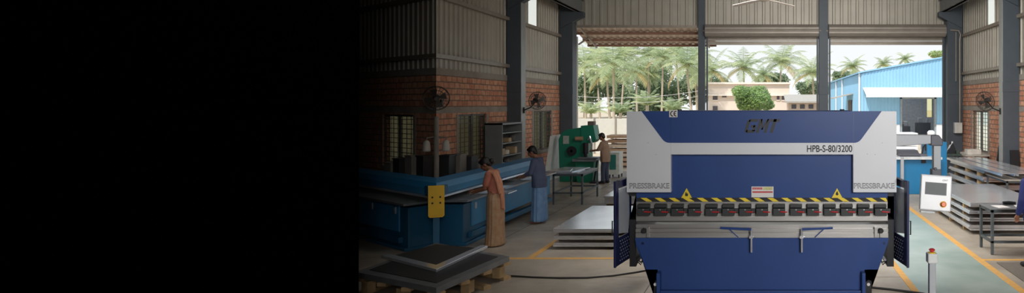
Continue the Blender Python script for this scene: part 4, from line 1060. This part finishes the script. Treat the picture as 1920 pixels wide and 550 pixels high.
# woman in a sari
aL, aR = ((.12, .2, 1.09), (.34, .12, 1.04)), ((.1, -.21, 1.08), (.36, -.1, 1.0))
t, S_, hd, RB, k = person('woman in a tan sari and salmon blouse working at the blue folder', (-5.0, 11.75, 0), R(183), 1.63, R(38), aL, aR, .98, .06, ((.02, .07), (.0, -.07)))
sari = mat('sari_tan', (172, 142, 114), .8, 0, var=.14, scale=14, rgb2=(160, 122, 90)); blouse = mat('blouse_salmon', (172, 104, 86), .75, var=.1, scale=9)
skirt(t, S_, sari, 'sari_skirt', [(.01, 0, .02, .165, .215), (.01, 0, .06, .17, .22), (0, 0, .35, .15, .205), (0, 0, .65, .15, .2), (0, 0, .88, .148, .198), (0, 0, .99, .125, .165), (.02, 0, 1.05, .12, .158)], 16, .06)
shirt(t, S_, blouse, aL, aR, .06, 1.03, .7, .96, name='blouse')
mb = MB()      # the loose end over the left shoulder, falling down the back
for path in ([(.13, -.12, 1.02), (.15, -.02, 1.16), (.14, .08, 1.3), (.06, .14, 1.41), (-.05, .15, 1.38), (-.11, .13, 1.2), (-.14, .1, .95), (-.15, .08, .7)], [(.12, -.16, .98), (.165, -.06, 1.1), (.155, .04, 1.24), (.06, .1, 1.415), (-.05, .1, 1.4), (-.12, .07, 1.2), (-.145, .03, .95), (-.155, .02, .66)], [(.1, .16, 1.25), (.06, .19, 1.4), (-.03, .19, 1.37), (-.09, .17, 1.2), (-.13, .15, .98)]):
    mb.tube(path, .03, 8)
cloth(mb, 'sari_drape', mat('drape_salmon', (190, 132, 104), .8, var=.12, scale=12), t, S_, .012, 3)
hair(t, S_, hd, RB, True)
# man in slate shirt and blue wrap
aL, aR = ((.1, .22, 1.1), (.33, .14, 1.03)), ((.12, -.21, 1.1), (.35, -.12, 1.0))
t, S_, hd, RB, k = person('man in slate blue shirt and light blue wrap working at the folder', (-4.98, 13.95, 0), R(178), 1.68, R(30), aL, aR, 1.0, .05)
shirt(t, S_, mat('shirt_slate', (72, 82, 108), .8, var=.1, scale=9), aL, aR, .05, .78, 1.5, 1.12)
skirt(t, S_, mat('wrap_blue', (112, 146, 184), .8, var=.12, scale=7, rgb2=(92, 124, 166)), 'wrap', [(.0, 0, .05, .15, .2), (0, 0, .1, .165, .215), (0, 0, .45, .155, .2), (0, 0, .8, .14, .19), (0, 0, .95, .125, .175)], 11, .07)
hair(t, S_, hd, RB)
# man at the green machine
lg = ((.04, .1), (-.03, -.1)); aL, aR = ((.15, .22, 1.12), (.38, .12, 1.1)), ((.16, -.21, 1.12), (.4, -.1, 1.08))
t, S_, hd, RB, k = person('man in loose brown shirt and dark trousers working at green machine', (-5.3, 20.85, 0), R(172), 1.64, R(22), aL, aR, 1.0, .04, lg)
shirt(t, S_, mat('shirt_brown', (136, 110, 92), .8, var=.1, scale=9), aL, aR, .04, .72, .9, 1.15); trousers(t, S_, mat('trouser_slate', (52, 58, 78), .8), lg); shoes(t, S_, dark_p, lg); hair(t, S_, hd, RB)
# person cut off at the right edge
lg = ((.06, .1), (-.05, -.1)); aL, aR = ((.0, .25, 1.08), (.12, .24, .84)), ((.1, -.22, 1.08), (.32, -.14, 1.0))
t, S_, hd, RB, k = person('person in navy shirt standing on brown mat, cut off at the right edge', (4.2, 10.0, .014), R(100), 1.68, R(15), aL, aR, 1.0, .03, lg)
shirt(t, S_, mat('shirt_navy', (36, 44, 104), .75, var=.08, scale=9), aL, aR, .03, .74, 1.92, 1.15); trousers(t, S_, mat('trouser_black', (26, 26, 32), .8), lg); shoes(t, S_, dark_p, lg); hair(t, S_, hd, RB)
# ---------------------------------------------------------------- outside the openings
def leaf_mat(name, a, b): 
    m = mat(name, a, .6, 0, scale=.8, rgb2=b, spec=.3)
    nt = m.node_tree; n = nt.nodes; l = nt.links; bs = n['Principled BSDF']; out = n['Material Output']
    tr = n.new('ShaderNodeBsdfTranslucent'); mx = n.new('ShaderNodeMixShader'); mx.inputs['Fac'].default_value = .45
    tr.inputs['Color'].default_value = lin(*a)
    l.new(bs.outputs[0], mx.inputs[1]); l.new(tr.outputs[0], mx.inputs[2]); l.new(mx.outputs[0], out.inputs['Surface'])
    return m
palm_g = leaf_mat('palm_green', (182, 196, 156), (150, 170, 130)); palm_p = leaf_mat('palm_pale', (206, 214, 172), (180, 194, 146)); palm_y = leaf_mat('palm_dry', (224, 204, 150), (206, 178, 124))  # palm colours paled to stand in for outdoor haze
bush_g = leaf_mat('bush_green', (146, 162, 128), (112, 134, 102)); bush_p = leaf_mat('bush_bright', (172, 198, 128), (140, 172, 104)); jungle_g = leaf_mat('jungle_green', (140, 156, 128), (108, 130, 104))  # haze is put into these greens as well
trunk_m = mat('palm_trunk', (186, 172, 154), .9, var=.15, scale=5, stretch=(1, 1, 6))
def frond(mb, base, az, el, L, droop, rd, n=13, wid=.16):
    d = Vector((math.cos(az), math.sin(az), 0)); side = Vector((-d.y, d.x, 0)); p = Vector(base); e = el; prev = p.copy(); step = L / n
    pts = [p.copy()]
    for i in range(n):
        p = p + (d * math.cos(e) + Vector((0, 0, 1)) * math.sin(e)) * step; e -= droop / n * (.5 + 1.0 * i / n); pts.append(p.copy())
    mb.tube(pts, [.035 * (1 - .8 * i / n) for i in range(n + 1)], 4)
    for i in range(2, n + 1):
        tq = i / n; ll = L * .26 * math.sin(PI * min(1, .18 + .8 * tq)) + .1
        fw = (pts[i] - pts[i - 1]).normalized()
        for s_ in (-1, 1):
            for h_ in (0, .5):
                o = pts[i - 1].lerp(pts[i], h_)
                dr = (side * s_ + fw * .55 + Vector((0, 0, -.45 + rd.uniform(-.15, .2)))).normalized()
                tip = o + dr * ll; w = fw * (wid * .5)
                v = [mb.bm.verts.new(q) for q in (o - w * .6, o + w * .6, o + dr * ll * .55 + w - Vector((0, 0, .02)), tip, o + dr * ll * .55 - w)]
                mb.face(v)
def palm(px, py, rad, Y, label, seed, young=False, gz_=-.05):
    rd = random.Random(seed); x, z = at(px, py, Y); rr = rad * Y / FOC
    rr *= 1.18; t = thing('palm_tree', label, 'palm tree', (x, Y, gz_), 0, 'palms outside the openings')
    ln = rd.uniform(-.8, .8)
    if True:
        if young: ln = 0
        mb = MB(); mb.tube([(x - ln, Y, gz_), (x - ln * .6, Y, z * .35), (x - ln * .2, Y, z * .7), (x, Y, z)], [.2, .15, .13, .12], 10); mb.build('trunk', trunk_m, t, smooth=True)
    mb = MB(); N = 19 if not young else 15
    for i in range(N):
        az = 2 * PI * i * .381966 * 1.0 + rd.uniform(-.2, .2); f = i / N
        el = 1.25 - 1.75 * f + rd.uniform(-.15, .15)
        if young: el = 1.35 - .9 * f
        mb.mi = 0 if rd.random() < .55 else 1
        if f > .85 and not young and rd.random() < .6: mb.mi = 2
        frond(mb, (x, Y, z), az, el, rr * rd.uniform(.95, 1.2), rd.uniform(1.0, 1.6), rd, wid=.022 * rr + .03)
    mb.build('crown', [palm_g, palm_p, palm_y], t)
    if not young:
        mb = MB()
        for i in range(7): a = i * .9; mb.ell((x + .3 * math.cos(a), Y + .3 * math.sin(a), z - .25 - .1 * (i % 3)), (.13, .13, .16), 8, 6)
        mb.build('coconut', palm_y, t, smooth=True)
    return t
palms = [(1150, 117, 62, 84, 'tall palm with a wide crown left of centre in the left opening'), (1096, 122, 50, 92, 'palm at the far left edge of the left opening'), (1243, 106, 40, 98, 'palm right of the widest crown in the left opening'), (1288, 120, 48, 80, 'palm against the post between left and middle openings'),
         (1193, 132, 36, 104, 'distant palm behind the widest crown in the left opening'), (1394, 126, 40, 98, 'left palm of the two over the white house'), (1465, 116, 46, 97, 'right palm of the two over the white house'), (1524, 136, 46, 84, 'palm at the right side of the middle opening'), (1334, 132, 40, 96, 'palm at the left side of the middle opening'),
         (1599, 124, 26, 112, 'leftmost small palm over the blue shed'), (1657, 120, 19, 124, 'middle small palm over the blue shed'), (1697, 111, 17, 128, 'right small palm over the blue shed'), (1432, 140, 26, 118, 'distant low palm between the two over the white house'), (1310, 100, 34, 112, 'high distant palm behind the left post'), (1220, 140, 30, 112, 'small distant palm in the middle of the left opening'), (1118, 100, 32, 116, 'small high palm top left in the left opening'), (1172, 98, 44, 108, 'high palm above and behind the widest crown'), (1268, 96, 38, 106, 'high palm between the two right hand palms of the left opening'), (1216, 102, 40, 110, 'high palm in the middle of the left opening'), (1138, 140, 40, 90, 'low palm just left of the widest crown'), (1304, 140, 40, 101, 'low palm at the left post')]
for i, (px, py, rd_, Y, lb) in enumerate(palms): palm(px, py, rd_, Y, lb, 40 + i)
for i, (px, py, rd_, Y, lb) in enumerate([(1213, 198, 32, 62, 'young bright palm low in the middle of the left opening'), (1108, 214, 30, 58, 'young palm low at the left of the left opening'), (1163, 212, 26, 56, 'young palm low under the widest crown'), (1262, 208, 28, 60, 'young palm low right in the left opening'), (1560, 176, 18, 74, 'young palm beside the blue shed wall')]):
    palm(px, py, rd_, Y, lb, 70 + i, True)
def foliage(name, px, py, rx, ry, Y, m, label, cat, n, seed, group=None, size=.5, depth=2.5, trunk=True, bloom=None):
    rd = random.Random(seed); x, z = at(px, py, Y); ax_, az_ = rx * Y / FOC, ry * Y / FOC
    t = thing(name, label, cat, (x, Y, -.05), 0, group)
    if trunk:
        mb = MB(); mb.tube([(x, Y, -.05), (x + .1, Y, z * .5), (x, Y, z)], [.16, .12, .08], 8)
        for a in range(3): mb.tube([(x + .05, Y, z * .6), (x + ax_ * .5 * math.cos(a * 2.1), Y + depth * .4 * math.sin(a * 2.1), z + az_ * .4)], [.07, .03], 6)
        mb.build('trunk', trunk_m, t, smooth=True)
    mb = MB(); lumps = [(Vector((rd.uniform(-.6, .6) * ax_, rd.uniform(-.5, .5) * depth, rd.uniform(-.5, .6) * az_)), rd.uniform(.3, .5)) for _ in range(13)] + [(Vector((0, 0, 0)), .8)] * 4
    for i in range(n):
        c, s_ = rd.choice(lumps); d = Vector((rd.gauss(0, 1), rd.gauss(0, 1), rd.gauss(0, 1))).normalized() * rd.uniform(.7, 1)
        p = Vector((x, Y, z)) + c + Vector((d.x * ax_ * s_, d.y * depth * s_, d.z * az_ * s_))
        if p.z < 0: p.z = rd.uniform(0, .4)
        u = Vector((rd.gauss(0, 1), rd.gauss(0, 1), rd.gauss(0, .7))).normalized(); v = u.orthogonal().normalized(); w = size * rd.uniform(.6, 1.2)
        mb.mi = 1 if rd.random() < .35 else 0
        mb.face([mb.bm.verts.new(q) for q in (p - u * w * .5, p + v * w * .25, p + u * w * .5, p - v * w * .25)])
    mb.build('crown', m, t)
foliage('round_tree', 1412, 186, 43, 29, 66, [bush_p, bush_g], 'round bright green tree before the white house', 'tree', 9000, 1, None, .3, 2.6)
foliage('bushy_tree', 1754, 102, 17, 9, 100, [palm_p, bush_p], 'pale round tree top at the right end over the blue shed', 'tree', 700, 2, None, .5, 1.4)
for i, (px, py, rx, ry, Y, lb) in enumerate([(1095, 168, 44, 44, 118, 'dark thicket at the left edge of the left opening'), (1143, 156, 44, 34, 126, 'dark thicket behind the widest palm trunk'), (1184, 190, 42, 34, 121, 'dark thicket under the wide palm crown, right side'), (1226, 146, 42, 36, 128, 'high thicket in the middle of the left opening'), (1245, 186, 40, 36, 116, 'dark thicket right of the bright young palm'), (1296, 166, 44, 44, 119, 'dark thicket behind the left post'), (1345, 168, 30, 26, 122, 'low thicket left of the white house roof'), (1520, 166, 30, 18, 118, 'low thicket behind the grey roofed shed'), (1590, 144, 36, 12, 122, 'distant tree line over the left end of the blue shed'), (1450, 150, 40, 14, 125, 'distant tree line behind the white house')]):
    foliage('thicket', px, py, rx, ry, Y, [jungle_g, bush_g] if i % 2 else [bush_g, jungle_g], lb, 'bushes', 2600 if i < 6 else 1200, 10 + i, 'thickets outside the openings', .8, 4)
# power lines
for i, (y0, y1, lb) in enumerate(((178, 173, 'upper power line crossing the left opening'), (188, 183, 'lower power line crossing the left opening'))):
    a = at(1040, y0 - 2, 50); b = at(1330, y1 - 6, 50)
    o = MB().tube([(a[0] + (b[0] - a[0]) * q, 50, a[1] + (b[1] - a[1]) * q - .5 * 4 * q * (1 - q)) for q in [k / 12 for k in range(13)]], .018, 5).build('power_line', mat('wire_grey', (190, 190, 184), .5), None); tag(o, lb, 'cable', 'power lines outside')
# compound wall of pale panels
cw_m = mat('panel_white', (214, 212, 204), .8, var=.04)
o = thing('compound_wall', 'low white panel wall beyond the yard, left opening', 'wall', (-8.5, 34, 0)); o['kind'] = 'structure'
x0 = (1075 - CX) * 34 / FOC; 
for i in range(9):
    mb = MB(); a = x0 + i * 1.13; mb.box(a, a + 1.11, 34, 34.12, -.05, CAMZ - 28 * 34 / FOC); mb.build('wall_panel', cw_m, o, .01)
    mb = MB(); mb.box(a + 1.08, a + 1.16, 33.95, 34.14, -.05, CAMZ - 27 * 34 / FOC); mb.build('post', concrete_band, o)
# stacked timber by the left opening
tim = [mat('timber_a', (196, 164, 136), .85, var=.15), mat('timber_b', (172, 138, 112), .85, var=.15), mat('timber_c', (214, 196, 176), .85, var=.1)]
rd = random.Random(9); Yt = 26.6; k = 0
for r_ in range(7):
    zb = .0 + r_ * .19
    for c_ in range(2):
        xa = (1138 - CX) * Yt / FOC + rd.uniform(-.06, .06); xb = xa + rd.uniform(1.0, 1.3) + .1
        yy = Yt + c_ * .5
        o = MB().box(xa, xb, yy, yy + .42, zb + .03, zb + .03 + .12).build('timber_plank', tim[rd.randrange(3)], None, .008)
        tag(o, 'pale sawn plank in the %s of the timber stack outside, row %s' % ('front' if c_ == 0 else 'rear', ['one from the ground', 'two from the ground', 'three from the ground', 'four from the ground', 'five from the ground', 'six from the ground', 'seven from the ground'][r_]), 'timber', 'planks in the timber stack outside')
        for q in (xa + .15, xb - .2): mb = MB(); mb.box(q, q + .06, yy + .02, yy + .4, zb, zb + .03); mb.build('spacer', tim[1], o)
# white house
hw = mat('house_wall', (222, 208, 196), .8, var=.04, scale=.5); hd_ = mat('house_dark', (88, 84, 90), .6); hr = mat('house_roof', (178, 172, 164), .7, var=.1)
Yh = 84; hx = lambda u: (u - CX) * Yh / FOC; hz = lambda v: CAMZ - (v - CY) * Yh / FOC
o = thing('house', 'pale two storey house with small windows in the middle opening', 'house', (hx(1405), Yh + 4, -.05))
mb = MB(); mb.box(hx(1328), hx(1480), Yh, Yh + 9, -.05, hz(158)); mb.build('wall', hw, o)
mb = MB(); mb.box(hx(1326), hx(1482), Yh - .4, Yh + 9.4, hz(158), hz(154.5)); mb.box(hx(1326), hx(1482), Yh - .5, Yh, hz(180), hz(177)); mb.build('roof', mat('house_trim', (232, 222, 212), .8), o)
for (u, v, w, h) in ((1341, 183, 9, 9), (1358, 181, 8, 4), (1459, 182, 5, 10), (1469, 183, 6, 9), (1341, 203, 9, 8), (1377, 170, 7, 6)):
    mb = MB(); mb.box(hx(u - w / 2), hx(u + w / 2), Yh - .06, Yh + .05, hz(v + h / 2), hz(v - h / 2)); f = mb.build('window', hd_, o)
    mb = MB(); mb.box(hx(u - w / 2) - .08, hx(u + w / 2) + .08, Yh - .12, Yh, hz(v + h / 2) - .15, hz(v + h / 2)); mb.build('sill', hw, f)
o = thing('shed', 'long low shed with grey sloping roof right of the white house', 'shed', ((1510 - CX) * 72 / FOC, 74, -.05))
Ys = 72; hx = lambda u: (u - CX) * Ys / FOC; hz = lambda v: CAMZ - (v - CY) * Ys / FOC
mb = MB(); mb.box(hx(1478), hx(1552), Ys, Ys + 6, -.05, hz(190)); mb.build('wall', mat('shed_wall', (214, 190, 172), .8), o)
mb = MB(); mb.prism([(Ys - .6, hz(193)), (Ys - .6, hz(190)), (Ys + 6, hz(176)), (Ys + 6, hz(178))], hx(1472), hx(1556), 'x'); mb.build('roof', hr, o)
for u in (1484, 1500, 1516): mb = MB(); mb.box(hx(u), hx(u + 9), Ys - .05, Ys + .05, hz(204), hz(196)); mb.build('window', hd_, o)
# big blue shed
bl = mat('shed_blue', (146, 196, 228), .55, 0, var=.05, scale=.6); bl2 = bl; wht = mat('shed_white', (232, 234, 236), .6, var=.03)
Y0 = 45.0; X0 = 175 * Y0 / FOC; ze = CAMZ + 57 * Y0 / FOC
o = thing('blue_shed', 'large pale blue metal clad shed with white canopy, right opening', 'building', (X0 + 6, Y0 + 5, -.05))
def gab(x): return ze + (x - X0) * .185
mb = MB(); 
def front(x0, x1, z0, z1f):
    """ribbed cladding on the front face"""
    p = .22; n = max(1, int((x1 - x0) / p)); c = []
    for i in range(n * 2 + 1):
        x = x0 + (x1 - x0) * i / (n * 2); d = -.05 * (i % 2)
        c.append([mb.bm.verts.new((x, Y0 + d + q, z)) for z in (z0, z1f(x)) for q in (0, .12)])
    for a, b in zip(c, c[1:]):
        mb.face([a[0], b[0], b[2], a[2]]); mb.face([a[1], a[3], b[3], b[1]]); mb.face([a[2], b[2], b[3], a[3]])
dx0, dx1 = 248 * Y0 / FOC, 315 * Y0 / FOC
front(X0, dx0, -.05, gab); front(dx0, dx1, 3.05, gab); front(dx1, X0 + 13, -.05, gab)
n = 90
c = []
for i in range(n * 2 + 1):
    y = Y0 + 24.0 * i / (n * 2); d = -.05 * (i % 2); c.append([mb.bm.verts.new((X0 + d + q, y, z)) for z in (-.05, ze) for q in (0, .12)])
for a, b in zip(c, c[1:]): mb.face([a[0], a[2], b[2], b[0]]); mb.face([a[1], b[1], b[3], a[3]]); mb.face([a[2], a[3], b[3], b[2]])
mb.build('cladding', bl, o)
mb = MB(); mb.hexa([(X0 - .25, Y0 - .15, ze), (X0 + 13, Y0 - .15, gab(X0 + 13)), (X0 + 13, Y0 + 24, gab(X0 + 13)), (X0 - .25, Y0 + 24, ze)], [(X0 - .25, Y0 - .15, ze + .1), (X0 + 13, Y0 - .15, gab(X0 + 13) + .1), (X0 + 13, Y0 + 24, gab(X0 + 13) + .1), (X0 - .25, Y0 + 24, ze + .1)]); mb.build('roof', bl, o)
mb = MB(); n = 60; c = []
for i in range(n * 2 + 1):
    x = X0 + .1 + 8.0 * i / (n * 2); e = .04 * (i % 2); c.append([mb.bm.verts.new((x, y, z + e + q)) for (y, z) in ((Y0 - .02, 3.72), (Y0 - 1.5, 3.2)) for q in (0, .02)])
for a, b in zip(c, c[1:]): mb.face([a[0], a[2], b[2], b[0]]); mb.face([a[1], b[1], b[3], a[3]]); mb.face([a[2], a[3], b[3], b[2]])
mb.box(X0 + .1, X0 + 8.1, Y0 - 1.52, Y0 - 1.48, 3.05, 3.24); mb.build('canopy', wht, o)
mb = MB(); mb.box(dx0, dx0 + .12, Y0 - .06, Y0 + .2, 0, 3.05); mb.box(dx1 - .12, dx1, Y0 - .06, Y0 + .2, 0, 3.05); mb.box(dx0, dx1, Y0 - .06, Y0 + .2, 2.95, 3.07); mb.build('door_frame', mat('frame_grey', (150, 160, 168), .5), o)
mb = MB(); mb.box(dx1 + .0, X0 + 13, Y0 - .12, Y0 - .05, -.05, 1.15); mb.box(X0, dx0 - .05, Y0 - .12, Y0 - .05, -.05, 1.15); mb.build('plinth', wht, o)
dk = mat('shed_inside', (150, 156, 164), .8); 
mb = MB(); mb.box(dx0 - 2, dx1 + 3, Y0 + 8, Y0 + 8.2, -.05, 1.5); mb.box(dx0 - 2, dx1 + 1.35, Y0 + 8, Y0 + 8.2, 1.5, 4.2); mb.box(dx1 + 1.8, dx1 + 3, Y0 + 8, Y0 + 8.2, 1.5, 4.2); mb.box(dx0 - 2.1, dx0 - 2, Y0 + .2, Y0 + 8, 0, 4.5); mb.box(dx1 + 3, dx1 + 3.1, Y0 + .2, Y0 + 8, 0, 4.5); mb.build('inner_wall', dk, o)
mb = MB(); mb.box(dx1 + 1.35, dx1 + 1.8, Y0 + 8.05, Y0 + 8.1, 1.5, 4.2); mb.build('window', sheet_glass('shed_pane', (254, 252, 226), .9), o)
mb = MB(); mb.box(dx0 + .5, dx0 + .75, Y0 + 5, Y0 + 5.25, 0, 4.5); mb.build('inner_post', dark_p, o)
mb = MB(); mb.prism([(X0 - 1.5, 3.0), (X0 - .02, 3.35), (X0 - .02, 3.42), (X0 - 1.5, 3.08)], Y0 + 4, Y0 + 8); mb.build('side_canopy', hr, o)
mb = MB(); mb.box(X0 - .07, X0 + .02, Y0 + 4.6, Y0 + 7, 0, 2.9); mb.build('side_door', dark_p, o)
for yy in (Y0 + .1, Y0 + 10.5, Y0 + 15.5): mb = MB(); mb.cyl((X0 - .12, yy, 0), (X0 - .12, yy, ze), .07, 8); mb.build('downpipe', wht, o)
for i, (xa, xb, yy, h, lb) in enumerate(((9.4, 10.1, 47.5, 1.1, 'dark machine inside the blue shed doorway, left one'), (10.3, 10.9, 49, .9, 'dark machine inside the blue shed doorway, middle one'), (11.2, 12.2, 48, 1.2, 'dark machine inside the blue shed doorway, right one'))):
    t = thing('shed_machine', lb, 'machine', ((xa + xb) / 2, yy, -.05), 0, 'machines inside the blue shed')
    mb = MB(); mb.box(xa, xb, yy, yy + .8, -.05, h); mb.build('body', dgray_p, t, .03); mb = MB(); mb.box(xa + .1, xa + .4, yy + .1, yy + .5, h, h + .35); mb.build('head', gray_p, t, .02); mb = MB(); mb.cyl((xb - .2, yy + .3, h), (xb - .2, yy + .3, h + .25), .1, 10); mb.build('stack_pipe', gray_p, t)
# white boards stacked in the yard
rd = random.Random(4); Yw = 33; wx = lambda u: (u - CX) * Yw / FOC
for i in range(5):
    zb = .0 + i * .23
    o = MB().box(wx(1672) + rd.uniform(-.04, .04), wx(1722) + rd.uniform(-.04, .04), Yw, Yw + 1.3, zb - .05 + (.02 if i else 0), zb + .17).build('white_board', wht, None, .01)
    tag(o, 'pale slab in the white stack outside the blue shed, %s' % ['lowest', 'second from the ground', 'in the middle', 'second from the top', 'topmost'][i], 'slab', 'slabs in the white stack outside')
t = thing('yard_machine', 'small orange and white machine standing outside before the blue shed', 'machine', (8.1, 37, -.05))
mb = MB(); mb.box(8.9, 9.7, 37, 37.6, .45, .7); mb.build('body', mat('mixer_orange', (222, 128, 84), .5), t, .03)
for (a, b) in ((8.95, 37.05), (9.6, 37.05), (8.95, 37.5), (9.6, 37.5)): mb = MB(); mb.box(a, a + .06, b, b + .06, -.05, .45); mb.build('leg', gray_p, t)
mb = MB(); mb.lathe([(.1, .7), (.2, .75), (.22, .95), (.12, 1.05)], (9.5, 37.3, 0)); mb.build('drum', wht, t, smooth=True)
# ---------------------------------------------------------------- camera, sky, lights
cam = bpy.data.cameras.new('camera'); co = bpy.data.objects.new('camera', cam); COL.objects.link(co)
co.location = (0, 0, CAMZ); co.rotation_euler = (R(90), 0, 0)
cam.sensor_width = 36; cam.sensor_fit = 'HORIZONTAL'; cam.lens = FOC * 36 / 1920
cam.shift_x = -(CX - 960) / 1920; cam.shift_y = -(275 - CY) / 1920
cam.clip_end = 600
sc.camera = co
w = bpy.data.worlds.new('sky'); sc.world = w; w.use_nodes = True
n = w.node_tree.nodes; l = w.node_tree.links; bg = n['Background']
tc = n.new('ShaderNodeTexCoord'); sp = n.new('ShaderNodeSeparateXYZ'); ra = n.new('ShaderNodeValToRGB')
ra.color_ramp.elements[0].position = .0; ra.color_ramp.elements[0].color = lin(238, 240, 240)
ra.color_ramp.elements[1].position = .6; ra.color_ramp.elements[1].color = lin(206, 222, 240)
l.new(tc.outputs['Generated'], sp.inputs['Vector']); l.new(sp.outputs['Z'], ra.inputs['Fac']); l.new(ra.outputs['Color'], bg.inputs['Color'])
bg.inputs['Strength'].default_value = SKY
def sun(E, az, el, ang):
    L = bpy.data.lights.new('sun', 'SUN'); L.energy = E; L.angle = R(ang); L.color = (1, .95, .86)
    o = bpy.data.objects.new('sun', L); COL.objects.link(o)
    d = Vector((math.cos(R(el)) * math.sin(R(az)), math.cos(R(el)) * math.cos(R(az)), math.sin(R(el))))   # towards the sun
    o.rotation_euler = d.to_track_quat('Z', 'Y').to_euler(); return o
sun(SUN, 205, 52, 1.5)
def area(name, loc, tgt, sx, sy, P, spread, col=(1, 1, 1)):
    L = bpy.data.lights.new(name, 'AREA'); L.shape = 'RECTANGLE'; L.size = sx; L.size_y = sy; L.energy = P; L.spread = R(spread); L.color = col
    o = bpy.data.objects.new(name, L); COL.objects.link(o); o.location = loc
    o.rotation_euler = (Vector(loc) - Vector(tgt)).to_track_quat('Z', 'Y').to_euler(); return o
for a in LAMPS: area(*a)
area('shed_fill', (10.5, 49, 4.3), (10.5, 49, 0), 3, 3, 160, 180)  # unseen fill added to brighten the shed interior
sc.view_settings.view_transform = 'Standard'; sc.view_settings.look = 'None'; sc.view_settings.gamma = 1; sc.view_settings.use_curve_mapping = False
sc.view_settings.exposure = EXPO
sc.cycles.use_denoising = True
sc.cycles.max_bounces = 8; sc.cycles.diffuse_bounces = 4; sc.cycles.glossy_bounces = 4; sc.cycles.transparent_max_bounces = 8
sc.cycles.sample_clamp_indirect = 6
for o in bpy.data.objects:          # every object keeps a kind or a category
    if o.type == 'EMPTY' and 'category' not in o: o['category'] = 'object'
